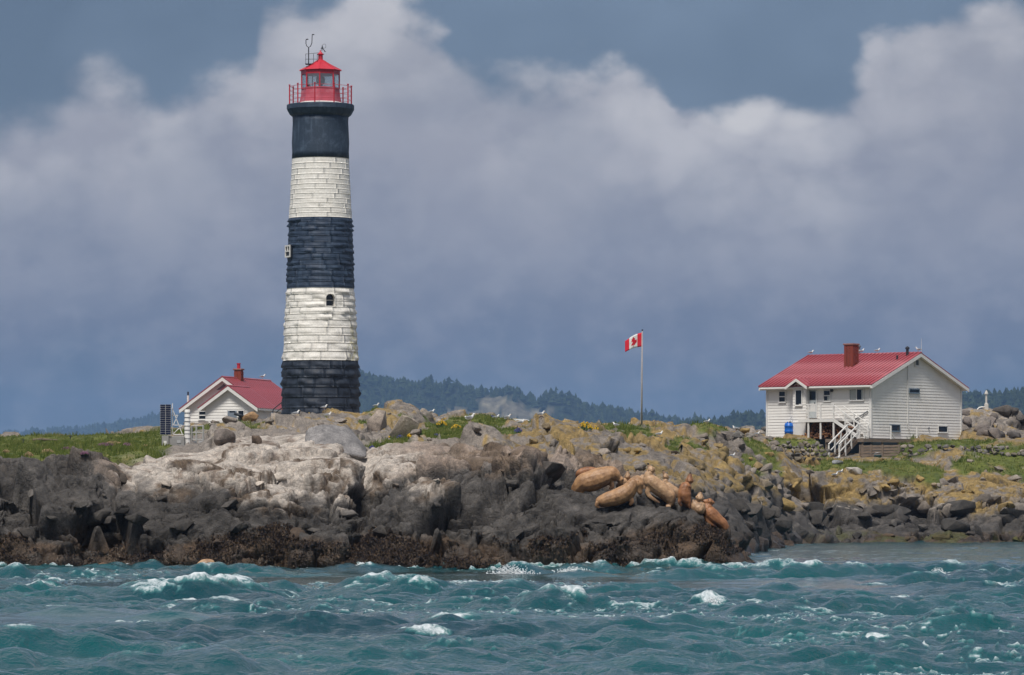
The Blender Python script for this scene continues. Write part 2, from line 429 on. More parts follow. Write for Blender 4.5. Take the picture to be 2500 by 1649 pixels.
# ================================================================ island terrain
# ridge and shore lines: distance -> rows (photo px : py); None = under water
U = None
LINES = [
 (149.0, [(-400, U), (3000, U)]),
 (150.0, [(-400, 1392), (400, 1390), (900, 1388), (1500, 1392), (1700, 1396), (1800, 1410), (1850, U), (3000, U)]),
 (150.9, [(-400, 1350), (200, 1338), (400, 1352), (600, 1343), (900, 1352), (1150, 1355), (1350, 1345), (1500, 1350), (1600, 1350), (1720, 1357), (1800, 1376), (1850, 1402), (1880, U), (3000, U)]),
 (152.0, [(-400, 1290), (150, 1268), (300, 1290), (500, 1280), (700, 1275), (900, 1290), (1100, 1280), (1300, 1285), (1420, 1262), (1560, 1248), (1640, 1262), (1720, 1300), (1790, 1345), (1845, 1384), (1880, U), (3000, U)]),
 (153.3, [(-400, 1225), (150, 1200), (300, 1225), (500, 1215), (700, 1215), (890, 1250), (1000, 1230), (1150, 1235), (1280, 1210), (1350, 1228), (1420, 1250), (1500, 1232), (1560, 1218), (1640, 1222), (1700, 1254), (1745, 1284), (1780, 1322), (1830, 1374), (1870, U), (3000, U)]),
 (155.5, [(-400, 1175), (100, 1165), (200, 1150), (300, 1175), (420, 1170), (560, 1165), (700, 1180), (850, 1178), (876, 1245), (905, 1240), (935, 1195), (1050, 1180), (1180, 1190), (1250, 1165), (1290, 1143), (1340, 1165), (1390, 1208), (1450, 1228), (1560, 1214), (1640, 1222), (1700, 1262), (1745, 1296), (1780, 1340), (1830, 1390), (1860, U), (3000, U)]),
 (158.5, [(-400, 1150), (60, 1145), (150, 1133), (230, 1133), (300, 1145), (360, 1140), (420, 1128), (520, 1120), (620, 1125), (740, 1125), (855, 1130), (876, 1215), (902, 1205), (930, 1150), (1000, 1140), (1100, 1150), (1180, 1128), (1230, 1140), (1260, 1160), (1300, 1165), (1390, 1215), (1500, 1240), (1640, 1270), (1700, 1320), (1780, 1380), (1820, U), (3000, U)]),
 (163.0, [(-400, 1146), (150, 1134), (300, 1140), (395, 1113), (470, 1098), (560, 1088), (620, 1085), (740, 1085), (850, 1095), (870, 1165), (896, 1172), (928, 1125), (1000, 1108), (1080, 1115), (1150, 1125), (1220, 1130), (1300, 1150), (1390, 1195), (1500, 1220), (1600, 1270), (1700, 1370), (1750, U), (3000, U)]),
 (169.0, [(-400, 1148), (200, 1137), (300, 1132), (400, 1109), (430, 1100), (500, 1090), (560, 1083), (620, 1075), (700, 1062), (760, 1057), (830, 1062), (870, 1090), (895, 1115), (947, 1093), (1000, 1088), (1075, 1086), (1110, 1096), (1170, 1103), (1250, 1112), (1320, 1140), (1400, 1172), (1500, 1188), (1600, 1230), (1680, 1330), (1720, U), (3000, U)]),
 (178.0, [(-400, 1146), (200, 1130), (400, 1110), (500, 1105), (620, 1098), (700, 1090), (830, 1085), (900, 1108), (1000, 1100), (1100, 1098), (1200, 1100), (1300, 1128), (1400, 1155), (1500, 1170), (1600, 1190), (1680, 1260), (1740, 1350), (1780, U), (3000, U)]),
 (190.0, [(-400, 1138), (200, 1122), (400, 1104), (600, 1094), (800, 1084), (900, 1102), (1000, 1094), (1100, 1090), (1200, 1092), (1285, 1110), (1400, 1132), (1500, 1152), (1600, 1168), (1700, 1205), (1760, 1290), (1800, 1360), (1830, U), (3000, U)]),
 (210.0, [(-400, 1128), (200, 1112), (400, 1096), (600, 1080), (800, 1068), (900, 1090), (1000, 1084), (1100, 1078), (1200, 1078), (1260, 1074), (1347, 1053), (1391, 1054), (1465, 1068), (1500, 1090), (1600, 1122), (1700, 1150), (1780, 1205), (1830, 1295), (1860, U), (3000, U)]),
 (245.0, [(-400, 1110), (200, 1096), (400, 1081), (470, 1072), (600, 1057), (700, 1047), (800, 1047), (900, 1070), (1000, 1068), (1100, 1058), (1200, 1057), (1350, 1058), (1500, 1072), (1600, 1090), (1700, 1110), (1800, 1160), (1860, 1240), (1900, 1330), (1930, U), (3000, U)]),
 (272.0, [(-400, 1098), (200, 1084), (400, 1068), (560, 1047), (640, 1037), (740, 1028), (850, 1030), (1000, 1037), (1060, 1052), (1100, 1041), (1170, 1034), (1300, 1046), (1500, 1056), (1600, 1070), (1700, 1085), (1800, 1120), (1860, 1160), (1920, 1250), (1980, 1330), (2050, U), (3000, U)]),
 (281.5, [(-400, 1092), (200, 1078), (400, 1062), (560, 1040), (640, 1031), (700, 1019), (740, 1008), (800, 998), (870, 1003), (900, 992), (940, 988), (980, 994), (1010, 1004), (1040, 1022), (1065, 1042), (1100, 1031), (1170, 1025), (1240, 1032), (1350, 1044), (1500, 1048), (1600, 1052), (1640, 1041), (1730, 1039), (1760, 1048), (1790, 1068), (1800, 1085), (1850, 1120), (1900, 1180), (1960, 1250), (2050, 1316), (2150, 1322), (3000, 1324)]),
 (284.0, [(-400, 1091), (400, 1061), (560, 1040), (640, 1030), (740, 1010), (870, 1004), (940, 990), (1010, 1006), (1065, 1042), (1170, 1024), (1350, 1044), (1600, 1052), (1640, 1044), (1760, 1050), (1790, 1070), (1850, 1108), (1900, 1168), (1960, 1215), (2050, 1268), (2200, 1275), (3000, 1280)]),
 (287.5, [(-400, 1090), (400, 1060), (560, 1040), (640, 1028), (740, 1010), (870, 1006), (940, 994), (1010, 1012), (1065, 1042), (1170, 1023), (1350, 1043), (1600, 1050), (1760, 1055), (1790, 1072), (1850, 1098), (1900, 1150), (1960, 1190), (2000, 1226), (2250, 1228), (2300, 1232), (2500, 1236), (3000, 1236)]),
 (289.0, [(-400, 1090), (400, 1060), (560, 1041), (640, 1027), (740, 1011), (870, 1007), (940, 997), (1010, 1014), (1065, 1042), (1170, 1022), (1350, 1043), (1600, 1050), (1760, 1056), (1790, 1072), (1850, 1096), (1900, 1146), (1960, 1180), (2010, 1172), (2100, 1170), (2240, 1172), (2260, 1190), (2300, 1205), (2400, 1195), (2500, 1215), (3000, 1215)]),
 (296.0, [(-400, 1088), (75, 1078), (230, 1072), (400, 1060), (470, 1053), (560, 1045), (640, 1030), (690, 1018), (875, 1014), (940, 1006), (1000, 1018), (1070, 1040), (1100, 1026), (1170, 1021), (1240, 1031), (1350, 1043), (1500, 1045), (1600, 1048), (1790, 1064), (1850, 1085), (1900, 1118), (2000, 1150), (2100, 1146), (2200, 1146), (2300, 1152), (2400, 1165), (2500, 1180), (3000, 1185)]),
 (302.0, [(-400, 1086), (75, 1076), (230, 1071), (400, 1060), (470, 1053), (560, 1046), (640, 1034), (690, 1021), (875, 1020), (940, 1014), (1000, 1024), (1070, 1042), (1100, 1028), (1170, 1023), (1240, 1033), (1350, 1044), (1500, 1046), (1600, 1048), (1790, 1060), (1860, 1075), (1890, 1095), (1960, 1130), (2100, 1130), (2200, 1128), (2300, 1125), (2400, 1128), (2500, 1138), (3000, 1145)]),
 (306.5, [(-400, 1086), (75, 1077), (400, 1062), (560, 1048), (690, 1028), (875, 1028), (940, 1024), (1070, 1046), (1170, 1030), (1350, 1048), (1600, 1050), (1790, 1060), (1870, 1076), (1890, 1090), (1960, 1112), (2020, 1122), (2100, 1122), (2200, 1112), (2260, 1098), (2400, 1095), (2500, 1105), (3000, 1110)]),
 (309.0, [(-400, 1088), (75, 1079), (400, 1064), (560, 1050), (690, 1034), (875, 1034), (940, 1032), (1070, 1050), (1170, 1038), (1350, 1052), (1600, 1054), (1790, 1062), (1870, 1074), (1900, 1080), (1985, 1082), (2020, 1122), (2170, 1120), (2215, 1090), (2300, 1083), (2400, 1086), (2500, 1090), (3000, 1095)]),
 (313.0, [(-400, 1090), (75, 1082), (400, 1066), (560, 1052), (690, 1044), (875, 1044), (1070, 1056), (1170, 1048), (1350, 1058), (1600, 1060), (1790, 1066), (1870, 1073), (1985, 1075), (2020, 1112), (2180, 1112), (2225, 1082), (2345, 1077), (2500, 1082), (3000, 1085)]),
 (320.0, [(-400, 1096), (400, 1072), (690, 1058), (1070, 1066), (1600, 1068), (1790, 1070), (2000, 1072), (2345, 1072), (2420, 1066), (2500, 1072), (3000, 1080)]),
 (328.0, [(-400, 1110), (400, 1085), (690, 1072), (1600, 1080), (1790, 1072), (2000, 1070), (2330, 1062), (2360, 1045), (2420, 1035), (2480, 1045), (2520, 1070), (3000, 1085)]),
 (333.0, [(-400, 1120), (400, 1095), (1600, 1090), (1790, 1068), (1830, 1050), (1860, 1052), (1880, 1062), (2000, 1072), (2310, 1060), (2345, 1014), (2400, 1004), (2440, 1002), (2470, 1006), (2490, 1022), (2505, 1060), (3000, 1090)]),
 (340.0, [(-400, 1180), (1600, 1120), (1790, 1085), (2000, 1085), (2310, 1065), (2345, 1030), (2400, 1012), (2460, 1012), (2490, 1040), (2510, 1075), (3000, 1100)]),
 (352.0, [(-400, U), (3000, U)]),
]
LD = np.array([l[0] for l in LINES])


def base_z(px, D):
    """smooth height of the island at photo column px and distance D"""
    sh = px.shape; px = px.ravel(); D = D.ravel()
    ZK = np.empty((len(LINES), px.size), np.float32)
    for k, (d, kn) in enumerate(LINES):
        xs = np.array([q[0] for q in kn], float)
        zs = np.array([-1.3 if q[1] is None else EYE + (Y0 - q[1]) * d / F for q in kn])
        ZK[k] = np.interp(px, xs, zs)
    i = np.clip(np.searchsorted(LD, D) - 1, 0, len(LD) - 2)
    t = np.clip((D - LD[i]) / (LD[i + 1] - LD[i]), 0, 1)
    t = t * 0.6 + 0.4 * (t * t * (3 - 2 * t))
    ar = np.arange(px.size)
    return ((1 - t) * ZK[i, ar] + t * ZK[i + 1, ar]).reshape(sh)


GRASS = [(150, 245, 300, 74), (-200, 245, 320, 74), (350, 230, 75, 48), (520, 262, 130, 34), (600, 240, 60, 20), (640, 300, 100, 12),
         (950, 196, 85, 15), (1060, 214, 130, 26), (1150, 240, 150, 34), (1160, 275, 120, 22), (900, 262, 40, 9), (965, 268, 45, 10), (790, 274, 40, 6), (905, 281, 26, 6), (1330, 285, 200, 16),
         (1535, 258, 75, 28), (1500, 285, 120, 12), (1690, 262, 60, 12), (1640, 238, 30, 10), (1720, 285, 80, 6), (1860, 290, 60, 12), (1830, 270, 30, 10),
         (2085, 298.5, 170, 6), (2200, 297, 120, 5), (1950, 310, 90, 4), (2330, 310, 190, 5), (2450, 304, 130, 9), (2150, 325, 190, 10), (2600, 303, 200, 10), (2380, 300, 60, 5)]


def grass_field(px, D, x, y):
    g = np.full(px.shape, -1.0, np.float32)
    for cx, cd, rx, rd in GRASS:
        g = np.maximum(g, 1 - ((px - cx) / rx) ** 2 - ((D - cd) / rd) ** 2)
    n = fbm(x * 0.5, y * 0.14, o=4, seed=91) * 1.0 + fbm(x * 1.6, y * 0.8, o=3, seed=92) * 0.45
    lawn = sstep(px, 430, 380) * sstep(D, 172, 180) * sstep(D, 300, 290)
    return np.maximum(sstep(g + n * 0.9, 0.12, 0.42), lawn * sstep(n, .55, .40))


C_ = lambda *a: np.array(a, np.float32)


def rock_colour(px, D, x, y, z, ida=None, idb=None):
    """own colour of the bare rock: tide-dark foot, pale guano-washed slabs, ochre lichen, grey"""
    n1 = fbm(x * 0.35, y * 0.25, z * 0.5, 4, 21)[..., None]
    n2 = fbm(x * 1.3, y * 0.9, z * 1.6, 4, 22)[..., None]
    n3 = fbm(x * 3.7, y * 3.0, z * 4.0, 3, 23)[..., None]
    px, D, z = px[..., None], D[..., None], z[..., None]
    ka = (ida[..., None] - .5) if ida is not None else 0.0      # each block weathers on its own
    kb = (idb[..., None] - .5) if idb is not None else 0.0
    n1 = n1 + .55 * ka; n2 = n2 + .5 * kb + .25 * ka
    grey = C_(.20, .175, .155) * (1 + .35 * n2) + C_(.03, .02, .01) * n3
    brown = C_(.155, .115, .085) * (1 + .4 * n2)
    pale = C_(.41, .368, .33) * (1 + .3 * n2 + .2 * n3)
    pink = C_(.29, .235, .20) * (1 + .3 * n2)
    ochre = C_(.215, .148, .050) * (1 + .5 * n3 + .35 * n2)
    dark = C_(.066, .061, .058) * (1 + .8 * n2 + .45 * n3)
    foot = C_(.068, .046, .031) * (1 + .7 * n3 + .5 * n2)
    near = sstep(D, 186, 178)
    # upper rock near the boat: pale in the middle, brown toward the sea lions, black to the west
    pl = sstep(px + 170 * n1 + 90 * n2 - (z - 2.6) * 25, 300, 350) * sstep(px + 120 * n1 + 90 * n2, 1130, 960)
    up_near = brown + (pink - brown) * sstep(n2 + n1, -.15, .35) * .8
    up_near = up_near + (pale - up_near) * pl * sstep(n2 * .8 + n3 * .6, -.38, .12)
    up_near = up_near + (dark * 1.35 - up_near) * sstep(px + 170 * n1 + 60 * n2, 330, 290) * .75
    # beyond: grey rock with ochre lichen, lichen strongest on the middle slope
    la = sstep(px, 1180, 1290) * sstep(px, 2300, 1700) * .31 + .12 + sstep(D, 282, 286) * sstep(px, 1850, 1950) * .32
    la = la + sstep(px, 690, 740) * sstep(px, 1010, 960) * sstep(D, 250, 276) * .16 - sstep(px, 1180, 880) * sstep(D, 240, 200) * .25
    la = la - .42 * sstep(D, 322, 330)
    up_far = grey * 1.05 + (pale * .82 - grey) * sstep(n1 + n3 * .5, -.05, .45) * .5
    up_far = up_far + (grey * .5 - up_far) * sstep(n3 * .7 - n2 * .6, .15, .5) * .6
    up_far = up_far + (ochre - up_far) * sstep(n2 * .75 + n1 * .55 + n3 * .45, .40 - la * 1.15, .62 - la * 1.0) * .9
    c = up_near * near + up_far * (1 - near)
    # wave-washed dark zone, then weed and mussels
    top = 2.55 + .9 * fbm(x * .13, y * .05, o=2, seed=79)[..., None] + .75 * n1 + .5 * n2 - .55 * sstep(D, 200, 270) + sstep(px + 120 * n1, 300, 230) * 1.2 * near + sstep(px, 1050, 1250) * .35 * near
    top = top - 0.15 * sstep(px, 500, 700) * sstep(px, 1000, 850) * near
    c = c + (dark - c) * sstep(z, top + .28, top - .22)
    ft = 1.0 + .5 * n1 + .35 * n2 + .75 * fbm(x * .16, y * .1, o=2, seed=78)[..., None] - .55 * sstep(D, 200, 270)
    fm = sstep(z, ft + .22, ft - .2) * (.55 + .45 * sstep(n2, -.25, .15))
    c = c + (foot - c) * fm
    wk = (1 - sstep(D, 200, 270)) * sstep(z, .45 + .25 * n2, .2)
    c = c * (1 - .35 * wk)
    # green algae low on the far shore
    al = sstep(D, 270, 280) * sstep(z, .9, .45) * sstep(n2, .05, .35)
    c = c + (C_(.06, .065, .02) - c) * al * .8
    # quartz-white streaks on the far shore
    st = sstep(np.abs(fbm(x * .25 + z[..., 0] * .9, y * .2, z[..., 0] * 1.2, 2, 77))[..., None], .028, .008) * sstep(z, .8, 1.3) * sstep(n1, -.1, .2) * sstep(D, 265, 280)
    c = c + (C_(.42, .38, .34) - c) * st * .7
    return np.clip(c, .008, .8)


def build_terrain():
    def seg(a, b, s0, s1):
        out = [a]
        while out[-1] < b:
            t = (out[-1] - a) / (b - a); out.append(out[-1] + s0 + (s1 - s0) * t)
        return out[:-1]
    rows = np.array(seg(149, 157, .05, .06) + seg(157, 170, .066, .12) + seg(170, 200, .18, .3) + seg(200, 279, .36, .44) + seg(279, 291, .066, .085)
                    + seg(291, 312, .12, .18) + seg(312, 327, .4, .5) + seg(327, 340, .16, .24) + seg(340, 352.2, .5, .7))
    cols = np.concatenate([np.arange(-420, -40, 14.0), np.arange(-40, 2545, 4.6), np.arange(2545, 2960, 14.0)])
    D, PX = np.meshgrid(rows, cols, indexing="ij")
    D = D.astype(np.float32); PX = PX.astype(np.float32)
    X = (PX - 1250) / F * D
    # wander the ridge lines so nothing runs dead straight
    w1 = fbm(X * .45, D * .3, o=3, seed=5); w2 = fbm(X * .6, D * .5, o=3, seed=6)
    nearf = sstep(D, 200, 160)
    Z = base_z(PX + w1 * 26, D + w2 * (0.55 + 0.25 * sstep(D, 165, 180) - .3 * sstep(D, 240, 280)))
    g = grass_field(PX, D, X, D) * sstep(Z, 2.6, 3.2)
    g = np.where((D < 171), 0, g)
    rocky = 1 - g
    Z = Z + fbm(X * .5, D * .22, o=3, seed=8) * .22 * sstep(Z, -.5, .5)
    Z = Z + g * (fbm(X * 1.1, D * .35, o=4, seed=9) * .17 + .05)
    # normals of the smooth form
    Pn = np.stack([X, D, Z], -1)
    du = np.gradient(Pn, axis=1); dv = np.gradient(Pn, axis=0)
    N = np.cross(du, dv); N /= np.linalg.norm(N, axis=-1, keepdims=True) + 1e-9
    # jointed blocks at three sizes, joints tilted like the bedding
    def blocks(sx, sy, sz, amp, crev, seed, shear=.5, cw=.10):
        a = X + shear * Z + .16 * sx * fbm(X * .9, D * .9, Z * .9, 2, seed + 50)
        bb = D - .4 * shear * X; cz = Z - .35 * X * shear
        f1, f2, idh, ox, oy, oz = worley(a / sx, bb / sy, cz / sz, seed)
        k = idh * 6.283
        tilt = ox * np.cos(k) * .9 + oy * np.sin(k) * .6 + oz * .8 * np.cos(k * 2.7)
        gap = f2 - f1
        # flat-topped block with a rounded shoulder and an open joint
        return amp * ((idh - .5) * 1.2 + tilt * 2.1) - crev * np.clip(1 - gap / cw, 0, 1) ** 1.2 - amp * .12 * np.clip(1 - gap / .25, 0, 1) ** 2, idh
    sm = 1 + .0 * X
    calm = .35 + .65 * sstep(fbm(X * .22, D * .16, Z * .3, 2, 31), -.25, .2)       # smooth slabs between broken ground
    slab = sstep(PX, 300, 420) * sstep(PX, 1180, 1000) * sstep(Z, 2.0, 2.7) * sstep(D, 182, 174)
    calm = calm * (1 - .30 * slab)
    frag = sstep(D, 178, 190) * .55 + .45
    d1, ida = blocks(3.6, 3.0, 1.7, .62, .70, 100, .55, .06)
    d2, idb = blocks(1.45, 1.3, .72, .24, .40, 200, .4, .08)
    d3, idc = blocks(.55, .5, .28, .065, .09, 300, .5, .09)
    fine = 1 - .5 * sstep(D, 178, 192)
    disp = d1 * (.7 + .3 * calm) * (1 - .12 * slab) + (d2 * (.25 + .75 * calm) + d3 * (.2 + .8 * calm)) * fine
    lay = fbm(X * .5 + Z * 1.5, D * .5, Z * 5.5 - X * 1.4, 3, 47)
    disp += .07 * (1 - np.abs(lay)) ** 3 - .05
    crk = np.abs(fbm(X * .55 + Z * .5, D * .5 - X * .2, Z * .8, 3, 48)); disp -= .34 * np.clip(1 - crk / .026, 0, 1)
    crk = np.abs(fbm(X * 1.1 - Z * .9, D * .8, Z * 1.4 + X * .4, 3, 49)); disp -= .16 * np.clip(1 - crk / .03, 0, 1)
    disp += fbm(X * 2.4, D * 2.4, Z * 3.0, 4, 41) * .05 + fbm(X * 9, D * 7, Z * 10, 3, 43) * .03
    foot = sstep(Z, 1.4, .6) * sstep(Z, -.6, 0)
    disp += foot * np.abs(fbm(X * 5.5, D * 5.5, Z * 7, 3, 44)) * .13
    scale = rocky * (.30 + .70 * sstep(Z, -.8, .2)) * (1 - .30 * sstep(D, 172, 190) * (1 - .9 * sstep(D, 279, 282) * sstep(D, 296, 290) * sstep(PX, 1780, 1850))) * (1 - .5 * sstep(D, 292, 312) * sstep(PX, 1840, 1900) * sstep(D, 326, 320))
    # keep the crest of the near rock low enough to see the turf behind it
    cr = sstep(D, 156.5, 160) * sstep(D, 190, 176) * sstep(PX, 1330, 1250)
    disp = disp * scale
    disp = disp * (1 - .55 * cr) - (.16 + .24 * sstep(PX, 400, 300)) * cr * rocky
    tip = sstep(PX, 1725, 1800) * sstep(D, 166, 162)      # long low wedge running out into the tide
    disp = disp * (1 - .72 * tip) - .20 * tip
    sl = sstep(PX, 1340, 1400) * sstep(PX, 1800, 1740) * sstep(D, 151.6, 152.6) * sstep(D, 158.5, 156.5)      # the worn slab the sea lions use
    disp = disp * (1 - .62 * sl) - .06 * sl
    ng = sstep(PX, 340, 390) * sstep(PX, 560, 490) * sstep(D, 157, 161) * sstep(D, 211, 205)      # notch where the plinth shows
    disp = disp * (1 - .5 * ng) - .34 * ng * rocky
    fg = sstep(D, 268, 276) * sstep(PX, 600, 660) * sstep(PX, 1000, 900)      # low ground before the tower's foot
    disp = disp * (1 - .45 * fg) - .28 * fg
    Pn = Pn + N * disp[..., None]
    Pn[..., 2] -= .30 * ng * g
    Pn[..., 0] += rocky * fbm(X * 1.3, D * 1.3, Z * 2, 3, 61) * .12
    flat = Pn.reshape(-1, 3)
    colr = rock_colour(PX, D, flat[:, 0].reshape(PX.shape), flat[:, 1].reshape(PX.shape), Pn[..., 2], ida, idb)
    gn = fbm(X * .8, D * .25, o=4, seed=71)[..., None]; gn2 = fbm(X * 2.7, D * 1.2, o=3, seed=72)[..., None]
    gcol = C_(.100, .120, .022) * (1 + .30 * gn) + (C_(.20, .165, .06) - C_(.100, .120, .022)) * sstep(gn2 + gn, .30, .75) * .55
    gcol = gcol + (C_(.045, .075, .016) - gcol) * sstep(gn2 - gn, .2, .6) * .6
    colr = colr * rocky[..., None] + gcol * g[..., None]
    me = np_mesh("rocky_island", flat, grid_faces(*PX.shape))
    set_attr(me, "tint", colr.reshape(-1, 3), "FLOAT_COLOR")
    set_attr(me, "turf", g.ravel())
    return me, rows, cols, Pn, g


def mat_rock():
    m, b, pb = new_mat("shore_rock")
    at = b.n.new("ShaderNodeAttribute"); at.attribute_name = "tint"
    gt = b.n.new("ShaderNodeAttribute"); gt.attribute_name = "turf"
    geo = b.n.new("ShaderNodeNewGeometry"); pos = geo.outputs["Position"]
    n1 = b.noise(pos, 3.2, 6.0, .68); n2 = b.noise(pos, 17.0, 5.0, .7)
    c = b.mix(1.0, at.outputs["Color"], b.ramp(n1, [(.28, (.55, .55, .55)), (.5, (1, 1, 1)), (.75, (1.5, 1.45, 1.4))]), "MULTIPLY")
    c = b.mix(1.0, c, b.ramp(n2, [(.3, (.62, .62, .62)), (.7, (1.35, 1.35, 1.33))]), "MULTIPLY")
    # scattered pale barnacles and lichen spots
    vo = b.n.new("ShaderNodeTexVoronoi"); vo.inputs["Scale"].default_value = 14.0; b.l.new(pos, vo.inputs["Vector"])
    sp = b.math("MULTIPLY", b.smooth(vo.outputs["Distance"], .26, .12), b.smooth(b.noise(pos, 1.3, 3, .5), .50, .66))
    c = b.mix(b.math("MULTIPLY", sp, .30), c, (.30, .27, .24, 1))
    b.l.new(c, pb.inputs["Base Color"])
    sx = b.n.new("ShaderNodeSeparateXYZ"); b.l.new(pos, sx.inputs[0])
    b.l.new(b.smooth(b.math("ADD", sx.outputs[2], b.math("MULTIPLY", n1, .8)), .7, 1.5, .38, .84), pb.inputs["Roughness"])   # wave-wetted foot
    pb.inputs["Specular IOR Level"].default_value = .3
    bp = b.n.new("ShaderNodeBump"); bp.inputs["Strength"].default_value = .9; bp.inputs["Distance"].default_value = .09
    vc = b.n.new("ShaderNodeTexVoronoi"); vc.feature = "DISTANCE_TO_EDGE"; vc.inputs["Scale"].default_value = 2.6
    wp = b.n.new("ShaderNodeVectorMath"); wp.operation = "ADD"
    nz = b.n.new("ShaderNodeTexNoise"); nz.inputs["Scale"].default_value = 1.7; b.l.new(pos, nz.inputs["Vector"])
    b.l.new(pos, wp.inputs[0]); b.l.new(nz.outputs["Color"], wp.inputs[1]); b.l.new(wp.outputs[0], vc.inputs["Vector"])
    hgt = b.math("ADD", b.math("MULTIPLY", b.noise(pos, 7.0, 7.0, .65), 1.2), b.math("MULTIPLY", b.smooth(vc.outputs["Distance"], 0, .05), .14))
    b.l.new(hgt, bp.inputs["Height"]); b.l.new(bp.outputs[0], pb.inputs["Normal"])
    return m


M_ROCK = mat_rock()
_me, T_ROWS, T_COLS, T_P, T_G = build_terrain()
island = link("rocky_island", _me, M_ROCK, kind="structure", label="rocky island with dark tide line, pale slabs and turf")
from mathutils.bvhtree import BVHTree


def surf(px, D):
    """terrain point at photo column px and distance D"""
    i = int(np.clip(np.searchsorted(T_ROWS, D), 1, len(T_ROWS) - 1)); j = int(np.clip(np.searchsorted(T_COLS, px), 1, len(T_COLS) - 1))
    return Vector(T_P[i, j])


def zmax(px, D, r=.4):
    """highest ground within r metres"""
    i0, i1 = np.searchsorted(T_ROWS, [D - r, D + r]); dp = r * F / D
    j0, j1 = np.searchsorted(T_COLS, [px - dp, px + dp])
    return float(T_P[i0:i1 + 1, j0:j1 + 1, 2].max())
